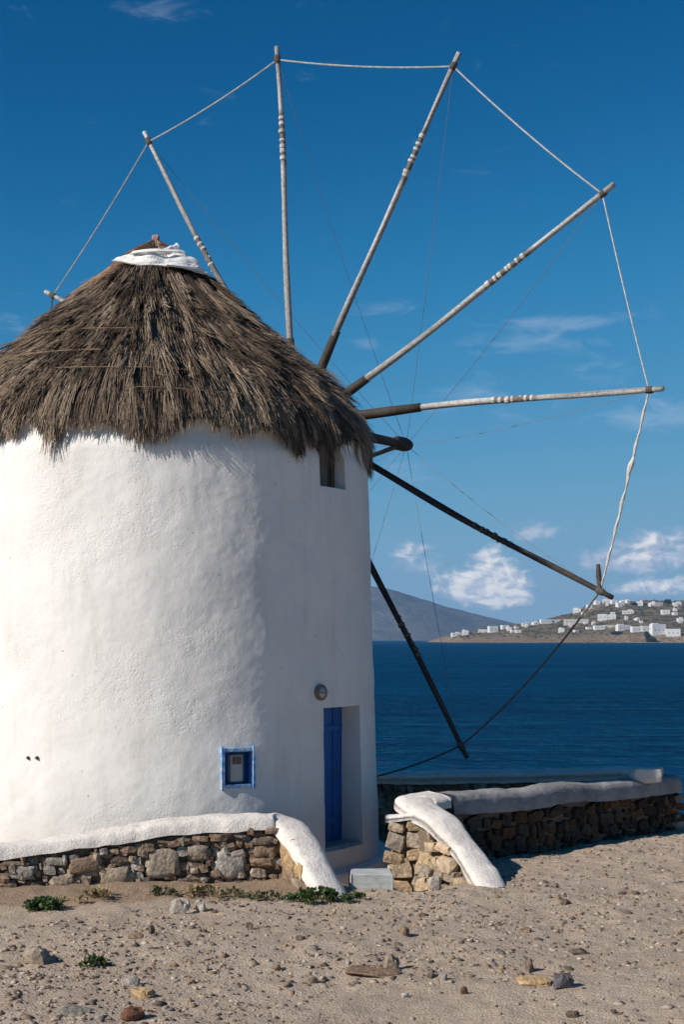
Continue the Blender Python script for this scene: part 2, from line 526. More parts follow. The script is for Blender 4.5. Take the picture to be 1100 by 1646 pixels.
def empty(name, pos, label, category, group=None):
    o = bpy.data.objects.new(name, None)
    o.empty_display_size = 0.3
    COL.objects.link(o)
    place(o, pos)
    return tag(o, label, category, group)

def at(px, py, Y):
    """point at depth Y seen at a pixel of the photograph"""
    return np.array([(px - PXC) * Y / FPX, Y, CAMZ - (py - HOR) * Y / FPX])

# vectorised value noise
_perm = rng.random((64, 64, 64))
def vnoise(x, y, z=0.0):
    x, y, z = np.broadcast_arrays(np.asarray(x, float), np.asarray(y, float), np.asarray(z, float))
    xi, yi, zi = np.floor(x).astype(int), np.floor(y).astype(int), np.floor(z).astype(int)
    fx, fy, fz = x - xi, y - yi, z - zi
    fx, fy, fz = fx * fx * (3 - 2 * fx), fy * fy * (3 - 2 * fy), fz * fz * (3 - 2 * fz)
    r = 0
    for dx in (0, 1):
        for dy in (0, 1):
            for dz in (0, 1):
                w = (fx if dx else 1 - fx) * (fy if dy else 1 - fy) * (fz if dz else 1 - fz)
                r = r + w * _perm[(xi + dx) % 64, (yi + dy) % 64, (zi + dz) % 64]
    return r - 0.5
def fbm(x, y, z=0.0, oct=4, rough=0.5):
    a, s, r = 1.0, 1.0, 0.0
    for i in range(oct):
        r = r + a * vnoise(np.asarray(x) * s + 7.3 * i, np.asarray(y) * s + 3.1 * i, np.asarray(z) * s + 1.7 * i)
        a *= rough; s *= 2.03
    return r

def sstep(x, a, b):
    t = np.clip((np.asarray(x, float) - a) / (b - a), 0, 1)
    return t * t * (3 - 2 * t)

def grid_faces(nu, nv, wrap_u=False):
    """quads of a (nu x nv) vertex grid, index = i*nv + j"""
    iu = np.arange(nu if wrap_u else nu - 1)
    jv = np.arange(nv - 1)
    I, J = np.meshgrid(iu, jv, indexing='ij')
    I2 = (I + 1) % nu
    return np.stack([I * nv + J, I2 * nv + J, I2 * nv + J + 1, I * nv + J + 1], -1).reshape(-1, 4)

def tube(points, radii, sides=8, caps=True):
    P = np.asarray(points, float)
    n = len(P)
    rad = np.broadcast_to(np.asarray(radii, float), (n,))
    T = np.gradient(P, axis=0)
    T /= np.linalg.norm(T, axis=1)[:, None]
    ref = np.array([0, 0, 1.0]) if abs(T[0][2]) < 0.9 else np.array([1.0, 0, 0])
    V = []
    for i in range(n):
        a = np.cross(T[i], ref); a /= np.linalg.norm(a)
        b = np.cross(T[i], a)
        for k in range(sides):
            th = 2 * math.pi * k / sides
            V.append(P[i] + rad[i] * (math.cos(th) * a + math.sin(th) * b))
    F = []
    for i in range(n - 1):
        for k in range(sides):
            k2 = (k + 1) % sides
            F.append((i * sides + k, i * sides + k2, (i + 1) * sides + k2, (i + 1) * sides + k))
    if caps:
        F.append(tuple(range(sides))[::-1])
        F.append(tuple((n - 1) * sides + k for k in range(sides)))
    return np.array(V), F

def merge(parts):
    V, F, off = [], [], 0
    for v, f in parts:
        V.append(np.asarray(v)); F += [tuple(int(i) + off for i in ff) for ff in f]; off += len(v)
    return np.concatenate(V), F

def box(c, sx_, sy_, sz_, ax=(1, 0, 0), ay=(0, 1, 0), az_=(0, 0, 1), bev=0.0):
    """box with chamfered edges when bev > 0"""
    ax, ay, az_ = (np.asarray(v, float) for v in (ax, ay, az_))
    hx, hy, hz = sx_ / 2, sy_ / 2, sz_ / 2
    if bev <= 0:
        V = [np.asarray(c) + ax * hx * i + ay * hy * j + az_ * hz * k for k in (-1, 1) for j in (-1, 1) for i in (-1, 1)]
        return np.array(V), [(0, 2, 3, 1), (4, 5, 7, 6), (0, 1, 5, 4), (2, 6, 7, 3), (0, 4, 6, 2), (1, 3, 7, 5)]
    prof = [(-hx, -hy), (hx, -hy), (hx, hy), (-hx, hy)]
    rings = []
    for z, ins in ((-hz, bev), (-hz + bev, 0), (hz - bev, 0), (hz, bev)):
        ring = []
        for (x, y) in prof:
            sxn, syn = (1 if x > 0 else -1), (1 if y > 0 else -1)
            ring += [(x - sxn * ins, y - syn * (ins + bev)), (x - sxn * (ins + bev), y - syn * ins)] if (sxn * syn) < 0 else [(x - sxn * (ins + bev), y - syn * ins), (x - sxn * ins, y - syn * (ins + bev))]
        rings.append([np.asarray(c) + ax * a + ay * b + az_ * z for a, b in ring])
    V = [v for r_ in rings for v in r_]
    F = []
    for i in range(3):
        for k in range(8):
            F.append((i * 8 + k, i * 8 + (k + 1) % 8, (i + 1) * 8 + (k + 1) % 8, (i + 1) * 8 + k))
    F.append(tuple(range(7, -1, -1)))
    F.append(tuple(24 + k for k in range(8)))
    return np.array(V), F

# rounded rough stones: shared unit meshes
def unit_stone(n, seed, square=0.5, rough=0.12):
    """subdivided cube pulled part way to a sphere, with lumps; n cuts per edge"""
    r_ = np.random.default_rng(seed)
    V, F, idx = [], [], {}
    def vid(p):
        k = tuple(np.round(p, 5))
        if k not in idx:
            idx[k] = len(V); V.append(np.array(p, float))
        return idx[k]
    for axis in range(3):
        for sgn in (-1, 1):
            for i in range(n):
                for j in range(n):
                    q = []
                    for (a, b) in ((i, j), (i + 1, j), (i + 1, j + 1), (i, j + 1)):
                        p = [0, 0, 0]
                        p[axis] = sgn; p[(axis + 1) % 3] = -1 + 2 * a / n; p[(axis + 2) % 3] = -1 + 2 * b / n
                        q.append(vid(p))
                    F.append(tuple(q) if sgn > 0 else tuple(q[::-1]))
    V = np.array(V)
    sph = V / np.linalg.norm(V, axis=1)[:, None] * 1.18
    V = V * square + sph * (1 - square)
    o3 = r_.random(3) * 40
    ns = np.stack([fbm(V[:, 0] * 1.1 + o3[0], V[:, 1] * 1.1 + o3[1], V[:, 2] * 1.1 + o3[2] + 9 * k, 2) for k in range(3)], -1)
    V = V + ns * rough * 2.2 + r_.normal(0, rough * 0.22, V.shape)
    V /= np.abs(V).max(0)
    return V, F
STONES = []
for i in range(10):
    V, F = unit_stone(2, 100 + i, 0.56, 0.22)
    STONES.append((V, F))
BIGSTONES = [unit_stone(5, 200 + i, 0.56, 0.19) for i in range(6)]
ROCKSHAPES = [unit_stone(3, 300 + i, 0.22, 0.30) for i in range(10)]
_stone_meshes = {}
def stone_object(name, kind, idx, pos, dims, rot, parent, color, **kw):
    key = (kind, idx)
    if key not in _stone_meshes:
        V, F = {'s': STONES, 'b': BIGSTONES, 'r': ROCKSHAPES}[kind][idx]
        me = bpy.data.meshes.new('stone_shape')
        me.from_pydata([tuple(v) for v in V], [], F)
        me.polygons.foreach_set('use_smooth', [kind == 'b'] * len(me.polygons))
        me.materials.append(MATS['field_stone'])
        _stone_meshes[key] = me
    o = bpy.data.objects.new(name, _stone_meshes[key])
    COL.objects.link(o)
    place(o, pos, parent)
    o.scale = [d / 2 for d in dims]
    o.rotation_euler = rot
    o.color = (*color, 1)
    return tag(o, **kw)

def jit(c, a=0.15):
    k = 1 + random.uniform(-a, a)
    return tuple(max(0.01, v * k * (1 + random.uniform(-0.02, 0.02))) for v in c)

# ------------------------------------------------------------------ ground
B0, B1 = np.array([0.95, 17.75]), np.array([5.22, 21.9])        # line of the right-hand wall
bd = (B1 - B0) / np.linalg.norm(B1 - B0)
bn = np.array([-bd[1], bd[0]])                                   # points to the sea side
def ground_z(x, y, fine=True):
    x, y = np.asarray(x, float), np.asarray(y, float)
    z = -0.017 * np.maximum(0, y - 13.0)
    s = (x - B0[0]) * bn[0] + (y - B0[1]) * bn[1]
    z = z - 0.55 * sstep(s, 0.15, 1.2) * sstep(y, 17.6, 18.4)
    z = z - 0.30 * sstep(x, -0.45, -0.1) * sstep(x, 1.5, 1.1) * sstep(y, 16.45, 16.75) * sstep(s, 1.0, 0.2)
    z = z - 0.16 * np.exp(-((x - 0.85) / 0.28) ** 2 - ((y - 16.55) / 0.35) ** 2)
    edge = y - 27.0 + 1.2 * vnoise(x * 0.3, y * 0.3)
    z = z - 6.0 * sstep(edge, 0.0, 9.0)
    right = s - 0.9 + 0.3 * vnoise(x * 0.8, y * 0.8)
    z = z - 2.5 * sstep(right, 0.0, 4.0) * sstep(x, 4.9, 6.2)
    z = z + 0.07 * np.exp(-((y - (16.1 + 0.19 * (x + 3.8))) / 0.5) ** 2) * sstep(x, -0.2, -0.7)
    z = z + 0.10 * vnoise(x * 0.45, y * 0.45) + 0.035 * vnoise(x * 1.7, y * 1.7)
    if fine:
        z = z + 0.034 * fbm(x * 4.3, y * 4.3, 0, 3) + 0.016 * vnoise(x * 17, y * 17)
    return z
gx = np.concatenate([np.linspace(-70, -6, 40)[:-1], np.linspace(-6, 6, 300), np.linspace(6, 70, 40)[1:]])
gy = np.concatenate([np.linspace(-40, 9.5, 40)[:-1], np.linspace(9.5, 22, 320), np.linspace(22, 44, 70)[1:]])
GX, GY = np.meshgrid(gx, gy, indexing='ij')
GV = np.stack([GX, GY, ground_z(GX, GY)], -1).reshape(-1, 3)
build('ground', GV, grid_faces(len(gx), len(gy)), 'sandy_ground', origin=(0, 0, 0), smooth=True, kind='structure', label='sandy beige ground strewn with pebbles in front of the mill')
def gz(x, y): return float(ground_z(x, y))

# ------------------------------------------------------------------ sea, far mountain, headland
SEA = -2.2
sxs = np.concatenate([np.linspace(-8900, -400, 12)[:-1], np.linspace(-400, 400, 60), np.linspace(400, 8900, 12)[1:]])
sys_ = np.concatenate([np.linspace(-250, 20, 8)[:-1], np.linspace(20, 800, 90), np.linspace(800, 11800, 24)[1:]])
SX, SY = np.meshgrid(sxs, sys_, indexing='ij')
build('sea', np.stack([SX, SY, np.full_like(SX, SEA)], -1).reshape(-1, 3), grid_faces(len(sxs), len(sys_)), 'sea_water', origin=(0, 0, 0), smooth=True, kind='structure', label='deep blue sea rippled by wind behind the walls')

# far mountain, seen between the tower and the headland
mx = np.linspace(-4200, 2600, 220); my = np.linspace(7200, 10500, 70)
MX, MY = np.meshgrid(mx, my, indexing='ij')
crest_px = np.array([-900, -500, 0, 300, 500, 600, 640, 700, 760, 830, 870, 1000, 1300])
crest_y = np.array([1026, 1005, 985, 962, 945, 940, 946, 967, 984, 1002, 1012, 1022, 1027])
cx_px = PXC + FPX * MX / 8600.0
ridge = CAMZ - (np.interp(cx_px, crest_px, crest_y) - HOR) * 8600.0 / FPX
prof = sstep(MY, 7300, 8600) * sstep(MY, 10600, 8700)
rel = 1 + 0.5 * fbm(MX / 420, MY / 420, 3.3, 5) * (1 - sstep(np.abs(MY - 8600), 0, 500) * 0) * (1 - np.exp(-((MY - 8600) / 250.0) ** 2) * 0.75)
MZ = SEA - 8 + (ridge + 8) * prof * rel + 10 * fbm(MX / 90, MY / 90, 0, 3) * prof
build('far_mountain', np.stack([MX, MY, MZ], -1).reshape(-1, 3), grid_faces(len(mx), len(my)), 'far_mountain_scrub', origin=(0, 8600, SEA), smooth=True, kind='structure', label='hazy blue mountain across the sea')

HY0, HY1 = 2150.0, 2720.0
hl_px = np.array([690, 705, 715, 740, 780, 820, 860, 900, 935, 955, 980, 1020, 1060, 1100, 1200, 1400, 1700, 2100])
hl_y = np.array([1040, 1034, 1029, 1020, 1013, 1007, 1001, 994, 985, 975, 970, 967, 965, 966, 955, 950, 975, 1030])
def headland_z(x, y):
    x, y = np.asarray(x, float), np.asarray(y, float)
    px = PXC + FPX * x / 2600.0 + 18 * vnoise(x / 60, y / 60)
    ridge = CAMZ - (np.interp(px, hl_px, hl_y) - HOR) * 2600.0 / FPX
    up = sstep(y + 70 * vnoise(x / 70, 0.5), HY0 + 20, HY0 + 75) * 0.22 + np.clip((y - HY0 - 60) / (2600 - HY0 - 60), 0, 1) ** 1.1 * 0.78
    down = sstep(y, 3300, 2700)
    z = SEA - 4 + (ridge - SEA + 4) * up * down
    return z + (4.5 * fbm(x / 38, y / 38, 1.1, 4) + 2.0 * vnoise(x / 9, y / 9)) * up
hx = np.linspace(120, 1900, 300); hy = np.concatenate([np.linspace(HY0, 2700, 110), np.linspace(2710, 3350, 25)])
HX, HYg = np.meshgrid(hx, hy, indexing='ij')
build('headland', np.stack([HX, HYg, headland_z(HX, HYg)], -1).reshape(-1, 3), grid_faces(len(hx), len(hy)), 'dry_hillside', origin=(600, 2400, SEA), smooth=True, kind='structure', label='brown scrubby headland with white houses across the water')

# ------------------------------------------------------------------ windmill
TX, TY = (250 - PXC) * 20.5 / FPX, 20.5
BASEZ = -0.75
mill = empty('windmill', (TX, TY, BASEZ), 'round whitewashed windmill with thatched cone roof and bare spoked wheel', 'windmill')
def RT(z): return 3.245 - 0.0323 * (np.asarray(z, float) + 0.36)
def tower_pt(th, z, dr=0.0):
    r_ = RT(z) + dr
    return np.stack([TX + r_ * np.sin(th), TY - r_ * np.cos(th), np.broadcast_to(z, np.shape(r_ * np.sin(th)))], -1)
def tower_hit(px, py):
    """angle and height where the sight line through a pixel meets the tower"""
    d = np.array([(px - PXC) / FPX, 1.0, -(py - HOR) / FPX])
    lo, prev = 14.0, None
    for t in np.arange(14.0, 21.5, 0.004):
        p = np.array([0, 0, CAMZ]) + d * t
        if math.hypot(p[0] - TX, p[1] - TY) <= RT(p[2]):
            return math.atan2(p[0] - TX, -(p[1] - TY)), p[2]
    return None
d_l, d_zt = tower_hit(518, 1138)
d_r, _ = tower_hit(577, 1138)
_, d_zb = tower_hit(535, 1368)
w_l, w_zt = tower_hit(513, 672)
w_r, _ = tower_hit(553, 690)
_, w_zb = tower_hit(530, 783)
n_l, n_zt = tower_hit(356, 1206)
n_r, n_zb = tower_hit(407, 1262)
OPEN = {'door': (d_l, d_r, d_zb, d_zt, 0.42), 'window': (w_l, w_r, w_zb, w_zt, 0.55), 'niche': (n_l, n_r, n_zb, n_zt, 0.15)}
NTH, NZ = 760, 250
ths = np.linspace(-math.pi, math.pi, NTH, endpoint=False)
zs = np.linspace(BASEZ, 5.47, NZ)
for k, (a, b, c0, c1, dep) in OPEN.items():
    for v in (a, b): ths[np.argmin(np.abs(ths - v))] = v
    for v in (c0, c1): zs[np.argmin(np.abs(zs - v))] = v
TH, ZZ = np.meshgrid(ths, zs, indexing='ij')
def plaster_relief(th, z):
    x, y = np.sin(th) * 3.2, np.cos(th) * 3.2
    return 0.05 * fbm(x * 0.7, y * 0.7, z * 0.6, 3) + 0.012 * fbm(x * 2.2, y * 2.2, z * 2.2, 4, 0.5) + 0.003 * vnoise(x * 17, y * 17, z * 17)
TV = tower_pt(TH, ZZ, plaster_relief(TH, ZZ) - 0.07 * sstep(ZZ, 5.15, 5.42))
F = grid_faces(NTH, NZ, True)
cth = np.repeat(ths, NZ - 1); cz = np.tile(zs[:-1], NTH)
dz_ = np.tile(zs[1:], NTH)
nxt = np.repeat(np.roll(ths, -1), NZ - 1)
keep = np.ones(len(F), bool)
for k, (a, b, c0, c1, dep) in OPEN.items():
    keep &= ~((cth >= a - 1e-6) & (nxt <= b + 1e-6) & (cz >= c0 - 1e-6) & (dz_ <= c1 + 1e-6))
VT = [TV.reshape(-1, 3)]; FT = [F[keep]]; off = len(VT[0])
def opening_loop(a, b, c0, c1):
    ia, ib = np.argmin(np.abs(ths - a)), np.argmin(np.abs(ths - b))
    ja, jb = np.argmin(np.abs(zs - c0)), np.argmin(np.abs(zs - c1))
    loop = [(i, ja) for i in range(ia, ib)] + [(ib, j) for j in range(ja, jb)] + [(i, jb) for i in range(ib, ia, -1)] + [(ia, j) for j in range(jb, ja, -1)]
    return loop
for k, (a, b, c0, c1, dep) in OPEN.items():
    loop = opening_loop(a, b, c0, c1)
    mid = (a + b) / 2
    nrm = np.array([math.sin(mid), -math.cos(mid), 0])
    outer = np.array([TV[i, j] for i, j in loop])
    levels = [outer - nrm * d for d in (0, 0.012, dep * 0.5, dep)]
    cen = outer.mean(0)
    levels[0] = outer
    n_ = len(loop)
    VT.append(np.concatenate(levels))
    fq = []
    for l in range(3):
        for q in range(n_):
            q2 = (q + 1) % n_
            fq.append((off + l * n_ + q, off + l * n_ + q2, off + (l + 1) * n_ + q2, off + (l + 1) * n_ + q))
    FT.append(np.array(fq)[:, ::-1]); off += 4 * n_
build('tower_wall', np.concatenate(VT), np.concatenate(FT), 'lime_plaster', mill, smooth=True)

# plinth skirt round the foot
pz = np.array([BASEZ, -0.32, -0.26, -0.225, -0.21])
pr = np.array([0.17, 0.17, 0.165, 0.14, -0.04])
pth = np.linspace(-math.pi, math.pi, 200, endpoint=False)
PTH, PK = np.meshgrid(pth, np.arange(5), indexing='ij')
PV = tower_pt(PTH, pz[PK], pr[PK] + 0.03 * vnoise(np.sin(PTH) * 6, np.cos(PTH) * 6, pz[PK] * 3))
build('plinth', PV.reshape(-1, 3), grid_faces(200, 5, True), 'lime_plaster', mill, smooth=True)

def frame_at(a, b):
    mid = (a + b) / 2
    nrm = np.array([math.sin(mid), -math.cos(mid), 0.0])      # outward
    tan = np.array([math.cos(mid), math.sin(mid), 0.0])       # to the right as seen from outside
    return mid, nrm, tan
UPV = np.array([0, 0, 1.0])

# door: vertical planks, set back in the reveal
mid, nrm, tan = frame_at(d_l, d_r)
zc = (d_zb + d_zt) / 2
base = tower_pt(np.array(mid), np.array(zc))
wdt = 2 * RT(zc) * math.sin((d_r - d_l) / 2); hgt = d_zt - d_zb
pc = base - nrm * 0.36
v, f = box(pc - nrm * 0.05, wdt + 0.1, 0.05, hgt + 0.1, tan, nrm, UPV)
door = build('door', v, f, 'blue_paint', mill)
npl = 4
for i in range(npl):
    u = (i + 0.5) / npl - 0.5
    v, f = box(pc + tan * u * wdt + UPV * 0.02, wdt / npl - 0.012, 0.05 + 0.006 * (i % 2), hgt + 0.02, tan, nrm, UPV, 0.006)
    build('plank', v, f, 'blue_paint', door)
for zz in (-0.62, 0.62):
    v, f = box(pc + nrm * 0.035 + UPV * zz, wdt * 0.94, 0.022, 0.09, tan, nrm, UPV, 0.006)
    build('cross_batten', v, f, 'blue_paint', door)
v, f = tube([pc + nrm * 0.05 + tan * 0.22 - UPV * 0.05, pc + nrm * 0.09 + tan * 0.22 - UPV * 0.03, pc + nrm * 0.09 + tan * 0.22 + UPV * 0.06, pc + nrm * 0.05 + tan * 0.22 + UPV * 0.08], 0.010, 6)
build('handle', v, f, 'lamp_metal', door)
v, f = box(base - nrm * 0.2 + UPV * (-hgt / 2 + 0.01), wdt + 0.02, 0.34, 0.05, tan, nrm, UPV, 0.012)
build('threshold', v, f, 'grey_marble', mill)

# upper window: dark planks far back and a frame post
mid, nrm, tan = frame_at(w_l, w_r)
zc = (w_zb + w_zt) / 2
base = tower_pt(np.array(mid), np.array(zc))
wdt = 2 * RT(zc) * math.sin((w_r - w_l) / 2); hgt = w_zt - w_zb
v, f = box(base - nrm * 0.50, wdt + 0.1, 0.04, hgt + 0.1, tan, nrm, UPV)
win = build('window', v, f, 'dark_wood', mill)
for i in range(3):
    v, f = box(base - nrm * 0.455 + tan * wdt * ((i + 0.5) / 3 - 0.5), wdt / 3 - 0.014, 0.035, hgt, tan, nrm, UPV, 0.005)
    build('shutter_plank', v, f, 'dark_wood', win)
v, f = box(base - nrm * 0.2 + tan * (wdt / 2 - 0.05), 0.07, 0.07, hgt, tan, nrm, UPV, 0.01)
build('frame_post', v, f, 'weathered_wood', win, color=(0.16, 0.13, 0.10))

# meter niche with blue frame
mid, nrm, tan = frame_at(n_l, n_r)
zc = (n_zb + n_zt) / 2
base = tower_pt(np.array(mid), np.array(zc))
wdt = 2 * RT(zc) * math.sin((n_r - n_l) / 2); hgt = n_zt - n_zb
v, f = box(base - nrm * 0.135, wdt + 0.04, 0.02, hgt + 0.04, tan, nrm, UPV)
niche = build('meter_niche', v, f, 'blue_paint', mill)
fw = 0.045
for (du, dz, a_, b_) in ((-wdt / 2, 0, fw, hgt + fw), (wdt / 2, 0, fw, hgt + fw)):
    v, f = box(base + nrm * 0.012 + tan * du + UPV * dz, a_, 0.07, b_ + fw, tan, nrm, UPV, 0.006)
    build('frame_stile', v, f, 'pale_blue_paint', niche)
for dz in (-hgt / 2, hgt / 2):
    v, f = box(base + nrm * 0.010 + UPV * dz, wdt - fw, 0.066, fw, tan, nrm, UPV, 0.006)
    build('frame_rail', v, f, 'pale_blue_paint', niche)
for du in (-wdt / 2 + 0.035, wdt / 2 - 0.035):
    v, f = box(base - nrm * 0.07 + tan * du, 0.02, 0.10, hgt - 0.03, tan, nrm, UPV)
    build('niche_lining', v, f, 'blue_paint', niche)
v, f = box(base - nrm * 0.075 - UPV * 0.01, wdt * 0.42, 0.10, hgt * 0.76, tan, nrm, UPV, 0.012)
meter = build('meter', v, f, 'meter_plastic', niche)
v, f = box(base - nrm * 0.02 + UPV * 0.09, wdt * 0.26, 0.014, hgt * 0.20, tan, nrm, UPV, 0.004)
build('meter_window', v, f, 'meter_window', niche)
# two anchor holes with iron pegs at the left
for px in (46, 60):
    a_, z_ = tower_hit(px, 1218)
    b_ = tower_pt(np.array(a_), np.array(z_)); q = np.array([math.sin(a_), -math.cos(a_), 0])
    v, f = tube([b_ - q * 0.02, b_ + q * 0.02, b_ + q * 0.04], [0.022, 0.022, 0.014], 8)
    build('iron_peg', v, f, 'dark_wood', mill)
# round bulkhead lamp over the door
a_, z_ = tower_hit(513, 1113)
b_ = tower_pt(np.array(a_), np.array(z_)); q = np.array([math.sin(a_), -math.cos(a_), 0])
v, f = tube([b_ - q * 0.02, b_ + q * 0.05, b_ + q * 0.065, b_ + q * 0.066], [0.105, 0.105, 0.095, 0.075], 20)
lamp = build('wall_lamp', v, f, 'lamp_metal', mill)
pr_ = [(0.0, 0.075), (0.02, 0.072), (0.04, 0.055), (0.05, 0.03), (0.053, 0.004)]
v, f = tube([b_ + q * (0.06 + d) for d, r_ in pr_], [r_ for d, r_ in pr_], 16)
build('lamp_glass', v, f, 'frosted_lamp_glass', lamp, smooth=True)
tq = np.array([math.cos(a_), math.sin(a_), 0])
for dr_ in (tq, UPV):
    v, f = tube([b_ + q * 0.06 - dr_ * 0.09, b_ + q * 0.118 - dr_ * 0.04, b_ + q * 0.122 + dr_ * 0.04, b_ + q * 0.06 + dr_ * 0.09], 0.007, 6)
    build('lamp_guard', v, f, 'lamp_metal', lamp)

# ---- roof: bed cone and thatch
prof_r = np.array([0.02, 0.22, 0.68, 1.22, 1.77, 2.25, 2.62, 2.95, 3.085, 3.105, 3.11])
prof_z = np.array([8.56, 8.43, 8.04, 7.49, 6.97, 6.52, 6.20, 5.80, 5.50, 5.18, 4.68])
arc = np.concatenate([[0], np.cumsum(np.hypot(np.diff(prof_r), np.diff(prof_z)))])
S_EAVE = arc[7]
def prof_at(s):
    return np.interp(s, arc, prof_r), np.interp(s, arc, prof_z)
def prof_nrm(s):
    r0, z0 = prof_at(s - 0.12); r1, z1 = prof_at(s + 0.12)
    dr_, dz2 = r1 - r0, z1 - z0
    l = np.hypot(dr_, dz2) + 1e-9
    return -dz2 / l, dr_ / l              # (radial, vertical) outward
ss = np.linspace(0.0, arc[8] - 0.05, 40)
rth = np.linspace(-math.pi, math.pi, 160, endpoint=False)
RTH, RS = np.meshgrid(rth, ss, indexing='ij')
rr, rz = prof_at(RS); nr, nz = prof_nrm(RS)
lump = -0.10 + 0.06 * sstep(RS, S_EAVE - 0.5, S_EAVE) + (0.10 - 0.07 * sstep(RS, S_EAVE - 0.5, S_EAVE)) * fbm(np.sin(RTH) * rr * 2.2, np.cos(RTH) * rr * 2.2, rz * 1.4, 3)
RV = np.stack([TX + (rr + nr * lump) * np.sin(RTH), TY - (rr + nr * lump) * np.cos(RTH), rz + nz * lump], -1).reshape(-1, 3)
roof = build('roof', RV, grid_faces(160, 40, True), 'thatch_bed', mill, smooth=True)

def fringe_end(th):
    """how far down the profile the straw reaches at each bearing"""
    x = th * 3.2
    e = arc[9] - 0.24 + 0.26 * vnoise(x * 0.9 + 5, 1.5) + 0.46 * vnoise(x * 3.3, 7.7) + 0.22 * vnoise(x * 9.0, 2.2)
    return e
def th_of(px, py=700):
    h_ = tower_hit(px, py)
    return h_[0]
notch1, tail1 = th_of(42), th_of(80)
win_th = (w_l + w_r) / 2
def fringe(th):
    e = fringe_end(th)
    e = e - 0.36 * np.exp(-((th - notch1) / 0.028) ** 2) + 0.14 * np.exp(-((th - tail1) / 0.04) ** 2)
    e = e + 0.30 * np.exp(-((th - win_th + .035) / 0.022) ** 2)
    e = e + 0.02 * sstep(th, win_th - 0.02, win_th + 0.06)
    return e
# clumps of straw laid in ragged courses
cl_th, cl_s = [], []
course = 0.125
for s0 in np.arange(0.04, arc[9] - 0.30, course):
    r0, _ = prof_at(s0)
    n_ = max(8, int(2 * math.pi * r0 / 0.088))
    t0 = rng.random(n_) * 2 * math.pi - math.pi
    cl_th.append(t0); cl_s.append(s0 + rng.normal(0, 0.07, n_))
cl_th = np.concatenate(cl_th); cl_s = np.clip(np.concatenate(cl_s), 0.03, None)
cl_z = prof_at(cl_s)[1]
under = (cl_th > -0.72) & (cl_th < 1.05) & (cl_z > 7.92) & (cl_z < 8.10 + 0.16 * (cl_th + 0.5))      # bare where the white boards lie
cl_th, cl_s = cl_th[~under], cl_s[~under]
NC = len(cl_th)
cl_len = 0.36 + 0.50 * rng.random(NC)
cl_skew = rng.normal(0, 0.06, NC)
cl_lift = (np.abs(rng.normal(0.0, 0.075, NC)) + 0.012) * (1 - 0.75 * sstep(cl_s, S_EAVE - 0.7, S_EAVE)) * (0.25 + 0.75 * sstep(cl_s, 0.3, 1.3))
cr, czz = prof_at(cl_s)
patchn = fbm(np.sin(cl_th) * cr * 1.5, np.cos(cl_th) * cr * 1.5, cl_s * 1.1, 3)
cl_val = np.clip(0.35 + 0.16 * sstep(cl_s, 1.6, 3.6) + 0.75 * patchn + rng.normal(0, 0.31, NC), 0, 1)
straw_dark, straw_mid, straw_pale = np.array([0.055, 0.040, 0.029]), np.array([0.185, 0.134, 0.094]), np.array([0.40, 0.308, 0.222])
def straw(vv):
    vv = vv[:, None]
    return np.where(vv < 0.5, straw_dark + (straw_mid - straw_dark) * vv * 2, straw_mid + (straw_pale - straw_mid) * (vv * 2 - 1))
PER = 19
sid = np.repeat(np.arange(NC), PER)
NS = len(sid)
r_s, _ = prof_at(cl_s[sid])
st_th = cl_th[sid] + rng.normal(0, 0.021, NS) / np.maximum(r_s, 0.25)
st_s = np.clip(cl_s[sid] + rng.normal(0, 0.05, NS), 0.02, None)
st_len = cl_len[sid] * (0.65 + 0.6 * rng.random(NS))
st_w = 0.0042 + 0.0048 * rng.random(NS)
st_end = np.minimum(st_s + st_len, fringe(st_th) + rng.normal(0, 0.055, NS))
st_end = np.maximum(st_end, st_s + 0.12)
okk = st_s < fringe(st_th) - 0.06
sid, st_th, st_s, st_w, st_end = sid[okk], st_th[okk], st_s[okk], st_w[okk], st_end[okk]
NS = len(sid)
skew = cl_skew[sid] + rng.normal(0, 0.045, NS)
lift0 = cl_lift[sid] * 0.45 - 0.02 + rng.random(NS) * 0.02
lift1 = cl_lift[sid] + rng.random(NS) * 0.035
SEG = 3
Vs = np.zeros((NS, SEG + 1, 3, 3))
for g in range(SEG + 1):
    t_ = g / SEG
    s_ = st_s + (st_end - st_s) * t_
    r_, z_ = prof_at(s_); nr_, nz_ = prof_nrm(s_)
    lf = lift0 + (lift1 - lift0) * t_ ** 1.6 + 0.012 * rng.normal(0, 1, NS) * t_
    th_ = st_th + skew * (s_ - st_s) / np.maximum(r_, 0.4)
    w_ = st_w * (1.0 - 0.72 * t_ ** 2)
    R_ = r_ + nr_ * lf; Z_ = z_ + nz_ * lf
    cx_ = TX + R_ * np.sin(th_); cy_ = TY - R_ * np.cos(th_)
    tx_, ty_ = np.cos(th_), np.sin(th_)
    ox, oy = np.sin(th_) * nr_, -np.cos(th_) * nr_
    for k, (a, b) in enumerate(((-1, -0.5), (1, -0.5), (0, 0.9))):
        Vs[:, g, k, 0] = cx_ + w_ * (a * tx_ + b * ox)
        Vs[:, g, k, 1] = cy_ + w_ * (a * ty_ + b * oy)
        Vs[:, g, k, 2] = Z_ + w_ * b * nz_
base_i = (np.arange(NS) * (SEG + 1) * 3)[:, None]
fl = []
for g in range(SEG):
    for k in ((1, 2), (2, 0)):             # the two outer faces of each three-sided straw
        fl.append(np.array([g * 3 + k[0], g * 3 + k[1], (g + 1) * 3 + k[1], (g + 1) * 3 + k[0]]))
Fs = (base_i[:, None, :] + np.array(fl)[None]).reshape(-1, 4)
val = np.clip(cl_val[sid] + rng.normal(0, 0.13, NS), 0, 1)
tint = straw(val)
_, z_top = prof_at(st_s)
rust = (sstep(z_top, 7.75, 8.25) * (0.5 + 0.5 * np.sin(st_th * 3 + 5)))[:, None] * 0.8
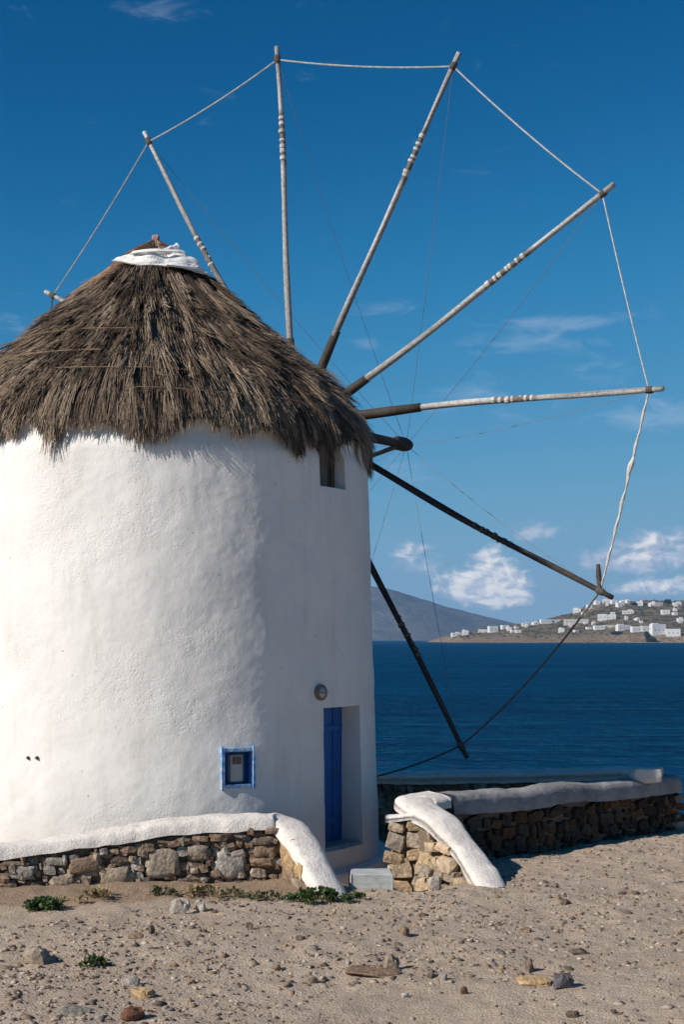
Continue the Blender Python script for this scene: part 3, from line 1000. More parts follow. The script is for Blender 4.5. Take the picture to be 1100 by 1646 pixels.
tint = tint * (1 - rust) + np.array([0.24, 0.115, 0.060]) * (0.5 + val[:, None]) * rust
build('thatch', Vs.reshape(-1, 3), Fs, 'thatch_straw', roof, tint=np.repeat(tint, (SEG + 1) * 3, axis=0), kind='stuff')

# binding ropes round the thatch
def roof_ring(py_front, t0, t1, wob, rad, ht=0.07):
    zt = py_front
    s_ = np.interp(zt, prof_z[::-1], arc[::-1])
    th_ = np.linspace(t0, t1, 60)
    pts = []
    for t_ in th_:
        q_ = s_ + wob * math.sin(t_ * 2.1 + zt) + 0.02 * vnoise(t_ * 6, zt)
        r_, z_ = prof_at(q_); nr_, nz_ = prof_nrm(q_)
        pts.append((TX + (r_ + nr_ * ht) * math.sin(t_), TY - (r_ + nr_ * ht) * math.cos(t_), z_ + nz_ * ht))
    v, f = tube(pts, rad, 5)
    build('binding_rope', v, f, 'rope_fibre', roof, color=(0.27, 0.18, 0.115))
roof_ring(6.75, -1.6, 0.0, 0.05, 0.008, 0.13)
roof_ring(6.38, -1.7, -0.15, 0.05, 0.009, 0.13)
roof_ring(6.12, -0.35, 0.75, 0.04, 0.008, 0.12)
roof_ring(5.90, -1.5, -0.5, 0.04, 0.007, 0.11)
roof_ring(5.84, 0.05, 0.8, 0.04, 0.007, 0.11)

# white boards of the broken cap just below the apex
def roof_patch(name, corners, lift, thick, mat, nu=10, nv=5, crum=0.03, seed=0):
    """bilinear patch over the cone: corners (theta, z) bl, br, tr, tl"""
    out = []
    for top in (1, 0):
        for i in range(nu):
            for j in range(nv):
                u, v_ = i / (nu - 1), j / (nv - 1)
                c_ = [(1 - u) * (1 - v_) * corners[0][k] + u * (1 - v_) * corners[1][k] + u * v_ * corners[2][k] + (1 - u) * v_ * corners[3][k] for k in (0, 1)]
                s_ = np.interp(c_[1], prof_z[::-1], arc[::-1])
                r_, z_ = prof_at(s_); nr_, nz_ = prof_nrm(s_)
                h_ = lift + crum * float(fbm(u * 3.1 + seed, v_ * 3.1, seed * 1.7, 3)) - (0 if top else thick)
                out.append((TX + (r_ + nr_ * h_) * math.sin(c_[0]), TY - (r_ + nr_ * h_) * math.cos(c_[0]), z_ + nz_ * h_))
    g = grid_faces(nu, nv)
    m_ = nu * nv
    F_ = [tuple(q) for q in g] + [tuple(q[::-1] + m_) for q in g]
    rim = [i * nv for i in range(nu)] + [(nu - 1) * nv + j for j in range(1, nv)] + [i * nv + nv - 1 for i in range(nu - 2, -1, -1)] + [j for j in range(nv - 2, 0, -1)]
    for q in range(len(rim)):
        a, b = rim[q], rim[(q + 1) % len(rim)]
        F_.append((b, a, a + m_, b + m_))
    return build(name, out, F_, mat, roof)
roof_patch('cap_cloth', [(-0.72, 8.00), (1.02, 7.90), (0.98, 8.36), (-0.50, 8.12)], 0.11, 0.02, 'white_painted_board', nu=34, nv=16, crum=0.13, seed=1)
roof_patch('cap_board', [(-0.35, 8.06), (0.80, 8.13), (0.80, 8.18), (-0.35, 8.11)], 0.15, 0.02, 'white_painted_board', crum=0.02, seed=2)
roof_patch('cap_board', [(0.30, 7.90), (1.10, 7.86), (1.00, 7.96), (0.35, 7.99)], 0.12, 0.03, 'white_painted_board', seed=3, crum=0.04)
# pale stone knob on the apex
V_, F_ = BIGSTONES[1]
build('apex_knob', V_ * np.array([0.06, 0.06, 0.05]) + np.array([TX, TY, 8.58]), F_, 'field_stone', roof, smooth=True, color=(0.42, 0.25, 0.21))

# ---- sail wheel on the far side: axle, twelve spokes, ropes
WN = np.array([0.51383527, 0.85765718, 0.01993671])
WC = np.array([-0.73458304, 23.76432439, 6.4245271])
WU = np.array([0.85782768, -0.51393742, 0.0])
WV = np.array([-0.01024622, -0.01710226, 0.99980124])
WR, PH = 6.273, R(150.8)
OFFS = [0.0035, 0.0524, -0.1776, 0.0358, 0.2155, -0.0234]
BOOM = 3.81
tips_px = [(72, 468), (230, 213), (445, 75), (740, 85), (988, 295), (1068, 625), (985, 962), (752, 1218)]
def wheel_hit(px, py, off_):
    d = np.array([(px - PXC) / FPX, 1.0, -(py - HOR) / FPX]); o_ = np.array([0, 0, CAMZ])
    c_ = WC + WN * off_
    return o_ + d * (np.dot(c_ - o_, WN) / np.dot(d, WN))
v, f = tube([WC - WN * 3.4, WC - WN * 0.5, WC + WN * 0.5], [0.24, 0.24, 0.20], 14)
build('axle', v, f, 'weathered_wood', mill, color=(0.10, 0.08, 0.065), smooth=False)
btip = WC + WN * BOOM
v, f = tube([WC + WN * 0.3, WC + WN * 2.0, WC + WN * (BOOM - 0.35)], [0.11, 0.095, 0.08], 10)
boom = build('boom', v, f, 'weathered_wood', mill, color=(0.085, 0.07, 0.06))
v, f = tube([WC + WN * (BOOM - 0.45), WC + WN * (BOOM - 0.38), WC + WN * (BOOM - 0.05), WC + WN * (BOOM + 0.1), WC + WN * (BOOM + 0.14)], [0.09, 0.13, 0.135, 0.10, 0.04], 10)
build('boom_head', v, f, 'weathered_wood', boom, color=(0.06, 0.05, 0.045))
brk = WC + WN * (BOOM - 0.3)
v, f = tube([WC + WN * 0.4 - UPV * 0.75 + WU * 0.1, WC + WN * 2.2 - UPV * 0.40, brk - UPV * 0.05], 0.045, 8)
build('boom_brace', v, f, 'weathered_wood', boom, color=(0.10, 0.085, 0.07))
pale, grey, brown = (0.50, 0.475, 0.44), (0.36, 0.345, 0.325), (0.062, 0.050, 0.042)
tips = []
sleeve_frac = [0.25, 0.25, 0.22, 0.26, 0.22, 0.37, 0.25, 0.24, 0.25, 0.25, 0.25, 0.25]
for i in range(12):
    o_ = OFFS[i % 6]
    c_ = WC + WN * o_
    if i < 8:
        tip = wheel_hit(*tips_px[i], o_)
    else:
        a = PH - R(30) * i
        tip = c_ + WR * (math.cos(a) * WU + math.sin(a) * WV)
    L = np.linalg.norm(tip - c_); d = (tip - c_) / L
    side = np.cross(d, WN)
    bow = random.uniform(-0.06, 0.06)
    tt = np.linspace(0, 1, 44)
    pts = [c_ + d * L * t_ + side * bow * math.sin(math.pi * t_) + side * 0.014 * math.sin(9 * t_ + i * 2) + WN * 0.012 * math.sin(7 * t_ + i) for t_ in tt]
    rad = 0.062 - 0.022 * tt + 0.003 * np.sin(tt * 17 + i)
    v, f = tube(pts, rad, 10)
    lower = i >= 6  # lower spokes: the tower's shadow is painted in as darker brown wood
    l0 = [0.56, 0.52, 0.70, 0.68, 0.62, 0.57, 0.6, 0.6, .6, .6, .6, .6][i]
    kk = np.tile(np.arange(10), 44); ti = np.repeat(tt, 10)
    streak = 0.95 + 1.1 * vnoise(kk * 0.9 + i * 13, ti * 5 + i) + 0.5 * vnoise(kk * 3.1, ti * 26 + i * 7)
    wood = np.array(brown if lower else (0.39, 0.38, 0.365))[None] * np.clip(streak, 0.4, 1.5)[:, None]
    if not lower:
        near = (sstep(ti, 0.62, 0.2) * 0.35)[:, None]                 # older, browner timber towards the hub
        wood = wood * (1 - near) + np.array([0.20, 0.16, 0.125]) * near
        wood = np.where(((ti > l0 - 0.01) & (ti < l0 + 0.125))[:, None], np.array([0.17, 0.15, 0.135]), wood)
    sp = build('spoke', v, f, 'spar_wood', mill, smooth=True, tint=np.concatenate([wood, np.full((len(v) - len(wood), 3), 0.3)]) if len(v) > len(wood) else wood)
    sf = sleeve_frac[i]
    def along(t_): return c_ + d * L * t_ + side * bow * math.sin(math.pi * t_) + side * 0.014 * math.sin(9 * t_ + i * 2)
    v, f = tube([along(t_) for t_ in np.linspace(0.0, sf, 5)], [0.088, 0.086, 0.083, 0.080, 0.068], 10)
    build('root_sleeve', v, f, 'weathered_wood', sp, smooth=True, color=brown)
    # cord lashings that once held the sail
    rings = []
    nl = 7
    for q_ in range(nl):
        t_ = l0 + 0.018 * q_ + random.uniform(-0.005, 0.005)
        p_ = along(t_)
        rr_ = 0.062 - 0.022 * t_ + random.uniform(0.004, 0.011)
        hw_ = random.uniform(0.014, 0.024)
        v, f = tube([p_ - d * hw_ * 1.5, p_ - d * hw_, p_ + d * hw_, p_ + d * hw_ * 1.5] + 0.004 * np.random.default_rng(i * 9 + q_).normal(0, 1, 3), [rr_ * 0.85, rr_, rr_, rr_ * 0.85], 9)
        rings.append((v, f))
    v, f = merge(rings)
    build('cord_lashing', v, f, 'rope_fibre', sp, color=(0.16, 0.13, 0.11) if lower else (0.60, 0.58, 0.55), kind='stuff')
    v, f = tube([along(0.955), along(0.960), along(0.972), along(0.977)], [0.042, 0.056, 0.056, 0.042], 10)
    build('tip_collar', v, f, 'weathered_wood', sp, color=(0.10, 0.085, 0.075))
    tips.append((tip, along(0.965)))
def rope(name, a, b, sag, rad, color, n_=12, parent=mill, sagdir=None):
    a, b = np.asarray(a), np.asarray(b)
    sagdir = -UPV if sagdir is None else sagdir
    pts = [a + (b - a) * t_ + sagdir * sag * 4 * t_ * (1 - t_) for t_ in np.linspace(0, 1, n_)]
    v, f = tube(pts, rad, 5)
    return build(name, v, f, 'rope_fibre', parent, color=color)
for i in range(12):
    a, b = tips[i][1], tips[(i + 1) % 12][1]
    rope('rim_rope', a, b, 0.06 if i < 6 else 0.16, 0.0125 if i < 5 else 0.015, (0.52, 0.50, 0.46) if i < 6 else (0.14, 0.115, 0.10))
for i in range(12):
    rope('stay_rope', btip, tips[i][1], 0.10, 0.0045, (0.22, 0.22, 0.23))
# furled remnant of sail twisted along the rim rope on the right
a, b = tips[5][1], tips[6][1]
n_ = 46
tt = np.linspace(0.05, 0.985, n_)
pts = [a + (b - a) * t_ - UPV * 0.03 * 4 * t_ * (1 - t_) + 0.010 * np.array([math.sin(t_ * 44), math.cos(t_ * 44), 0]) for t_ in tt]
rad = 0.009 + 0.012 * np.abs(np.sin(tt * 13)) * np.exp(-((tt - 0.45) / 0.25) ** 2) + 0.018 * np.abs(vnoise(tt * 22, 3.1)) + 0.020 * np.exp(-((tt - 0.36) / 0.03) ** 2)
v, f = tube(pts, rad, 7)
build('furled_sail', v, f, 'sail_cloth', mill)
v, f = tube([b + UPV * 0.0, b + UPV * 0.22 - WU * 0.02, b + UPV * 0.40 - WU * 0.03], [0.035, 0.042, 0.03], 8)
build('sail_end_block', v, f, 'weathered_wood', mill, color=(0.09, 0.075, 0.06))


# ------------------------------------------------------------------ stone walls
TAN, GREYS, BROWN, DARK, OCHRE, PALE = (0.36, 0.295, 0.23), (0.35, 0.325, 0.29), (0.27, 0.19, 0.135), (0.18, 0.14, 0.11), (0.50, 0.345, 0.19), (0.44, 0.40, 0.355)

def sweep(path, section, smooth_noise=0.012, seed=0.0, sub=10):
    """path: (x, y, ztop) polyline, densified; section: (across, dz) points from front foot over the top to the back foot"""
    P = np.asarray(path, float)
    seg = np.concatenate([[0], np.cumsum(np.linalg.norm(np.diff(P, axis=0), axis=1))])
    n = max(4, int(seg[-1] * sub))
    u = np.linspace(0, seg[-1], n)
    # smooth the corners of the polyline
    seg = np.concatenate([[0], np.cumsum(np.linalg.norm(np.diff(P[:, :3], axis=0), axis=1))]); u = np.linspace(0, seg[-1], n)
    Q = np.stack([np.interp(u, seg, P[:, k]) for k in range(3)], -1)
    ws = np.interp(u, seg, P[:, 3]) if P.shape[1] > 3 else np.ones(n)
    for _ in range(6):
        Q[1:-1] = (Q[:-2] + 2 * Q[1:-1] + Q[2:]) / 4
    T = np.gradient(Q[:, :2], axis=0); T /= np.linalg.norm(T, axis=1)[:, None]
    Nn = np.stack([-T[:, 1], T[:, 0]], -1)
    m = len(section)
    V = np.zeros((n, m, 3))
    for k, (a, dz) in enumerate(section):
        V[:, k, 0] = Q[:, 0] + Nn[:, 0] * a * ws
        V[:, k, 1] = Q[:, 1] + Nn[:, 1] * a * ws
        V[:, k, 2] = Q[:, 2] + dz
    x, y, z = V[..., 0], V[..., 1], V[..., 2]
    for k in range(3):
        V[..., k] += smooth_noise * (1.6 * fbm(x * 1.6 + k * 9 + seed, y * 1.6, z * 1.6, 3) + 0.9 * vnoise(x * 9 + k * 5, y * 9, z * 9 + seed))
    F = [tuple(q) for q in grid_faces(n, m)]
    F = [q[::-1] for q in F]
    F.append(tuple(range(m)))
    F.append(tuple((n - 1) * m + k for k in range(m))[::-1])
    return V.reshape(-1, 3), F

def steep_section(w, h):
    return [(-w / 2, -h), (-w * 0.49, -h * 0.8), (-w * 0.45, -h * 0.35), (-w * 0.39, -h * 0.12), (-w * 0.28, -0.01), (-w * 0.1, 0.0), (w * 0.15, -0.005), (w * 0.32, -h * 0.15), (w * 0.45, -h * 0.5), (w / 2, -h)]

def round_section(w, h, n=9, over=0.0, flat=0.35):
    """coping: flat underside, soft rounded top; across runs from -w/2 (front) to w/2"""
    pts = [(-w / 2, -h), (-w / 2 - over * 0.0, -h * 0.55)]
    for k in range(n):
        th = math.pi - math.pi * k / (n - 1)
        c_, s_ = math.cos(th), math.sin(th)
        pts.append((w / 2 * (abs(c_) ** 0.7) * (1 if c_ >= 0 else -1), -h * 0.55 + h * 0.55 * s_ ** 0.75))
    pts.append((w / 2, -h))
    return pts

def face_stones(parent, A, B, base_fn, top_fn, out_n, cols, proud=0.05, hrow=(0.10, 0.17), wst=(0.14, 0.30), depth=0.22, seed=1, skip=None):
    """fill a wall face A->B (xy) with individual stones in ragged courses"""
    r_ = random.Random(seed)
    A, B = np.asarray(A, float), np.asarray(B, float)
    L = np.linalg.norm(B - A); t_ = (B - A) / L
    ang = math.atan2(t_[1], t_[0])
    zmin = min(base_fn(A), base_fn(B), base_fn((A + B) / 2)) - 0.05
    zmax = max(top_fn(0), top_fn(L))
    z = zmin
    cnt = 0
    while z < zmax:
        hh = r_.uniform(*hrow)
        u = r_.uniform(-0.1, 0.0)
        while u < L:
            ww = r_.uniform(*wst)
            if r_.random() < 0.15: ww *= 0.55
            uc = u + ww / 2
            p2 = A + t_ * min(max(uc, 0), L)
            zt, zb = top_fn(min(max(uc, 0), L)), base_fn(p2)
            zc_ = z + hh / 2 + r_.uniform(-0.045, 0.045)
            if zc_ + hh * 0.30 < zt and zc_ + hh * 0.3 > zb and 0.03 < uc < L - 0.02 and not (skip and skip(uc, zc_, ww, hh)):
                pos = np.array([*(A + t_ * uc), zc_]) + np.array([*out_n, 0]) * (proud * r_.uniform(-0.4, 1.0) - depth * 0.42)
                stone_object('stone', 's', r_.randrange(10), pos, (ww * r_.uniform(0.92, 1.12), depth, hh * r_.uniform(0.85, 1.35)),
                             (r_.uniform(-.15, .15), r_.uniform(-.28, .28), ang + r_.uniform(-.12, .12)), parent, jit(r_.choice(cols), 0.2))
                cnt += 1
            u += ww + 0.008
        z += hh * 0.97
    return cnt

# ---- left terrace wall
LA, LB = np.array([-6.2, 15.45]), np.array([-0.64, 16.56])
lt = (LB - LA) / np.linalg.norm(LB - LA); ln = np.array([lt[1], -lt[0]])      # ln faces the viewer
LL = np.linalg.norm(LB - LA)
def lu(x): return (x - LA[0]) / lt[0]
uA, uB = lu(-3.83), lu(-0.7)
def l_stone_top(u): return 0.345 + (0.650 - 0.345) * (u - uA) / (uB - uA)
lwall = empty('terrace_wall', (-3, 16.0, 0), 'low rubble stone wall with cream coping in front of the mill, left of the doorstep', 'wall')
# earth core
pc_ = np.array([(LA + lt * u - ln * 0.29) for u in np.linspace(0, LL, 12)])
path = [(p[0], p[1], l_stone_top(u) + 0.02) for p, u in zip(pc_, np.linspace(0, LL, 12))]
v, f = sweep(path, [(-0.22, -1.2), (-0.22, -0.02), (-0.12, 0.0), (0.12, 0.0), (0.22, -0.02), (0.22, -1.2)], 0.01, 2)
build('wall_core', v, f, 'packed_earth', lwall)
# stones seen one by one, read off the photograph: centre x, y, width, height in a 2.2x enlargement from (0, 1280)
hand = [(75, 270, 130, 52, GREYS), (55, 240, 95, 20, BROWN), (12, 290, 46, 38, BROWN), (118, 308, 66, 22, DARK), (195, 232, 84, 32, GREYS), (178, 262, 52, 27, DARK), (222, 300, 112, 52, TAN),
        (300, 242, 132, 62, BROWN), (304, 292, 40, 45, TAN), (402, 282, 130, 68, TAN), (340, 206, 66, 26, BROWN), (392, 197, 56, 22, DARK), (424, 230, 74, 36, DARK), (480, 242, 46, 52, PALE),
        (490, 284, 40, 35, GREYS), (455, 190, 76, 24, BROWN), (580, 236, 142, 106, TAN), (525, 182, 60, 30, BROWN), (588, 168, 76, 24, DARK), (650, 160, 58, 22, BROWN), (702, 202, 84, 66, TAN),
        (688, 256, 62, 42, DARK), (702, 292, 92, 34, BROWN), (708, 150, 66, 24, BROWN), (815, 242, 146, 98, PALE), (776, 146, 76, 26, BROWN), (800, 176, 92, 28, BROWN), (848, 136, 60, 22, DARK),
        (908, 132, 60, 24, BROWN), (962, 122, 52, 24, BROWN), (930, 160, 104, 34, DARK), (936, 196, 96, 46, BROWN), (930, 234, 90, 40, BROWN), (894, 184, 40, 44, DARK), (655, 300, 40, 30, DARK), (525, 300, 44, 30, DARK), (352, 250, 36, 30, DARK), (915, 272, 70, 34, TAN), (860, 308, 80, 24, DARK), (250, 320, 60, 20, BROWN), (34, 318, 60, 20, DARK)]
ldir = np.array([lt[0], lt[1]])
for q, (zx, zy, zw, zh, cc) in enumerate(hand):
    px, py = zx / 2.2, 1280 + zy / 2.2
    # sight line meets the wall face
    d = np.array([(px - PXC) / FPX, 1.0])
    tpar = np.dot(LA, ln) / np.dot(d, ln)
    Y = tpar
    p3 = at(px, py, Y)
    sw, sh = zw / 2.2 * Y / FPX * 1.03, zh / 2.2 * Y / FPX * 1.04
    big = zw * zh > 3300
    dep = 0.26 if big else 0.2
    pos = p3 - np.array([ln[0], ln[1], 0]) * (dep * 0.40 - (0.02 if big else random.uniform(-0.03, 0.03)))
    stone_object('stone', 'b' if big else 's', q % (6 if big else 10), pos, (sw, dep, sh),
                 (random.uniform(-.06, .06), random.uniform(-.08, .08), math.atan2(lt[1], lt[0]) + random.uniform(-.08, .08)), lwall, jit(cc, 0.12))
face_stones(lwall, LA + lt * (uA - 0.1), LB, lambda p: gz(p[0], p[1] - 0.1) - 0.02, lambda u: l_stone_top(u + uA - 0.1), ln, [TAN, BROWN, GREYS, BROWN], proud=-0.06, hrow=(0.07, 0.11), wst=(0.07, 0.16), depth=0.16, seed=5)
# beyond the left edge of the picture the wall goes on in the same way
face_stones(lwall, LA, LA + lt * (uA - 0.1), lambda p: gz(p[0], p[1] - 0.1), lambda u: l_stone_top(u), ln, [TAN, BROWN, GREYS, DARK], seed=3)
# sloping balustrade beside the doorstep
def baluster_path(lst): return [tuple(at(*q)) for q in lst]
bl = baluster_path([(432, 1302, 16.95), (452, 1304, 16.85), (474, 1317, 16.65), (496, 1350, 16.35), (516, 1393, 16.05), (536, 1436, 15.78), (543, 1452, 15.68)])
us = np.linspace(0, LL - 0.42, 12)
path = [(*(LA + lt * u - ln * 0.27), l_stone_top(u) + 0.165 + 0.012 * math.sin(u * 2), 1.0) for u in us]
path += [(*bl[1][:2], bl[1][2] + 0.005, 0.95), (*bl[2], 0.80)] + [(*q, 0.74) for q in bl[3:]]
v, f = sweep(path, steep_section(0.56, 0.165), 0.030, 5, sub=22)
build('coping', v, f, 'coping_whitewash', lwall, smooth=True)
v, f = sweep([(p[0], p[1], p[2] - 0.14) for p in bl], [(-0.17, -0.9), (-0.17, 0.0), (0.17, 0.0), (0.17, -0.9)], 0.01, 9, sub=16)
build('balustrade_core', v, f, 'packed_earth', lwall)
def flank_hit(path, px, side=-0.14):
    """sight line against the left flank of a balustrade; returns depth and heading"""
    P_ = np.asarray(path)[:, :2]
    d_ = np.array([(px - PXC) / FPX, 1.0])
    best = None
    for a_, b_ in zip(P_[:-1], P_[1:]):
        t_ = (b_ - a_) / np.linalg.norm(b_ - a_)
        n__ = np.array([-t_[1], t_[0]]) * side
        a2, b2 = a_ + n__, b_ + n__
        M_ = np.array([d_, a2 - b2]).T
        try: k1, k2 = np.linalg.solve(M_, a2)
        except np.linalg.LinAlgError: continue
        if -0.3 <= k2 <= 1.3 and (best is None or k1 < best[0]): best = (k1, math.atan2(t_[1], t_[0]))
    return best or (16.5, -0.9)
hand2 = [(466, 1372, 38, 56, OCHRE), (488, 1400, 26, 30, OCHRE), (470, 1405, 28, 22, BROWN), (500, 1425, 16, 18, BROWN), (482, 1420, 26, 14, TAN)]
for q, (px, py, zw, zh, cc) in enumerate(hand2):
    Y, hd = flank_hit(bl, px)
    p3 = at(px, py, Y)
    stone_object('stone', 'b' if zh > 40 else 's', q % 6, p3, (zw * Y / FPX * 1.5, 0.16, zh * Y / FPX), (0, random.uniform(-.15, .15), hd + random.uniform(-.1, .1)), lwall, jit(cc, 0.1))

# ---- right-hand wall with its balustrade
rwall = empty('sea_side_wall', (3.0, 19.6, 0), 'brown stone wall with cement coping, both tinted darker for shade, running back to the right of the doorstep', 'wall')
RL = np.linalg.norm(B1 - B0)
rn = np.array([bd[1], -bd[0]])                                     # faces the viewer
def r_stone_top(u): return 0.575 + (0.475 - 0.575) * u / RL
cpath = [(*(B0 + bd * u - rn * 0.27), r_stone_top(u)) for u in np.linspace(0.0, RL, 10)]
v, f = sweep([(p[0], p[1], p[2] + 0.02) for p in cpath], [(-0.20, -1.5), (-0.20, -0.02), (-0.1, 0), (0.1, 0), (0.20, -0.02), (0.20, -1.5)], 0.01, 3)
build('wall_core', v, f, 'packed_earth', rwall)
v, f = sweep([(p[0], p[1], p[2] + 0.235 + 0.012 * math.sin(i * 1.7)) for i, p in enumerate(cpath)][1:], steep_section(0.62, 0.26), 0.028, 14)
build('coping', v, f, 'coping_shaded_cement', rwall, smooth=True)
face_stones(rwall, B0, B1, lambda p: gz(p[0], p[1] - 0.15), r_stone_top, rn, [(0.075, 0.052, 0.036), (0.045, 0.036, 0.030), (0.09, 0.072, 0.056), (0.058, 0.048, 0.041), (0.115, 0.066, 0.035)], proud=0.025, seed=12, hrow=(0.11, 0.2), wst=(0.10, 0.36))  # brown stones tinted darker, the shade of this face put into their colours
endn = bd
face_stones(rwall, B1, B1 - rn * 0.5, lambda p: gz(p[0] + 0.1, p[1]) - 0.1, lambda u: 0.47, endn, [BROWN, DARK, TAN], seed=13)
br = baluster_path([(662, 1299, 17.75), (690, 1303, 17.55), (716, 1318, 17.3), (746, 1352, 16.95), (776, 1391, 16.55), (801, 1426, 16.2), (812, 1442, 16.05)])
rp = [(*(B0 + bd * u - rn * 0.27), r_stone_top(u) + 0.255, w_) for u, w_ in ((0.62, 1.35), (0.48, 1.5), (0.32, 1.5), (0.18, 1.35))] + [(*br[2], 1.1)] + [(*q, 1.0) for q in br[3:]]
v, f = sweep(rp, round_section(0.38, 0.16, 11), 0.030, 21, sub=22)
build('balustrade', v, f, 'coping_whitewash', rwall, smooth=True)
v, f = sweep([(p[0], p[1], p[2] - 0.14) for p in br], [(-0.07, -1.0), (-0.07, 0.0), (0.17, 0.0), (0.17, -1.0)], 0.01, 22, sub=16)
build('balustrade_core', v, f, 'packed_earth', rwall)
v, f = sweep([tuple(at(622, 1309, 17.75)), tuple(at(650, 1306, 17.72)), tuple(at(690, 1304, 17.68))], round_section(0.30, 0.09, 9), 0.02, 27, sub=22)
build('gate_sill', v, f, 'coping_whitewash', rwall, smooth=True)
# sunlit flank and pier under the balustrade
q0, q1 = np.array(br[1]), np.array(br[5])
ft_ = (q1 - q0)[:2] / np.linalg.norm((q1 - q0)[:2]); fo = np.array([ft_[1], -ft_[0]])
ds = [float(np.dot(np.array(q[:2]) - q0[:2], ft_)) for q in br]
zs_ = [q[2] for q in br]
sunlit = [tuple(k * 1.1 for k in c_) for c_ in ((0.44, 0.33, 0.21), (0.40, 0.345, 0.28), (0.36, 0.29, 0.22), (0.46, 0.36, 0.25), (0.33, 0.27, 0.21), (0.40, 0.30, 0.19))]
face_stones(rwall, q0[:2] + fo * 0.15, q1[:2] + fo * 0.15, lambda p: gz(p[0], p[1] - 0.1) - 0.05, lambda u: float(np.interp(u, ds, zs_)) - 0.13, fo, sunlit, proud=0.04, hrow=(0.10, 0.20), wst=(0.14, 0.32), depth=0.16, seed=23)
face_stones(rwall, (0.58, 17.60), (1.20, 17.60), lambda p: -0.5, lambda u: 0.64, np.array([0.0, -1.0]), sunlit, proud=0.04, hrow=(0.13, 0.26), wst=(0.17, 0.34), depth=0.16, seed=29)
pcore = [tuple(at(632, 1312, 17.72)), tuple(at(660, 1310, 17.72)), tuple(at(700, 1306, 17.70))]
v, f = sweep([(p[0], p[1], p[2] - 0.06) for p in pcore], [(-0.03, -1.1), (-0.03, 0.0), (0.14, 0.0), (0.14, -1.1)], 0.015, 31, sub=20)
build('pier_core', v, f, 'packed_earth', rwall)

# ---- far wall towards the sea
fwall = empty('far_parapet', (2.8, 23.9, -0.5), 'long low parapet with grey coping at the water edge, farthest of the walls', 'wall')
FA, FB = np.array([0.3, 25.2]), np.array([5.0, 22.75])
ft = (FB - FA) / np.linalg.norm(FB - FA); fn = np.array([ft[1], -ft[0]])
FL = np.linalg.norm(FB - FA)
def f_top(u): return 0.24 + (0.56 - 0.24) * u / FL
fpath = [(*(FA + ft * u - fn * 0.25), f_top(u)) for u in np.linspace(0, FL, 9)]
v, f = sweep([(p[0], p[1], p[2] + 0.02) for p in fpath], [(-0.2, -1.6), (-0.2, 0), (0.2, 0), (0.2, -1.6)], 0.01, 41)
build('wall_core', v, f, 'packed_earth', fwall)
v, f = sweep([(p[0], p[1], p[2] + 0.185) for p in fpath], round_section(0.6, 0.2, 9), 0.02, 43)
build('coping', v, f, 'coping_whitewash', fwall, smooth=True)
face_stones(fwall, FA, FB, lambda p: gz(p[0], p[1]) - 0.05, f_top, fn, [BROWN, DARK, TAN], seed=17)
# white-limed block where the two walls meet
V_, F_ = unit_stone(8, 77, 0.7, 0.06)
wb = np.array([4.58, 21.42, 0.76])
build('corner_block', V_ * np.array([0.25, 0.22, 0.115]) + wb, F_, 'coping_whitewash', rwall, smooth=True)

# ---- doorstep slab
v, f = box(((0.09 + 0.58) / 2, 16.42, 0.0), 0.50, 0.42, 0.25, (1, 0.03, 0), (-0.03, 1, 0), UPV, 0.012)
v = v + 0.008 * np.stack([fbm(v[:, 0] * 4 + k, v[:, 1] * 4, v[:, 2] * 4, 2) for k in range(3)], -1)
build('doorstep', v, f, 'grey_marble', label='grey marble doorstep block between the two sloping white balustrades', category='step')

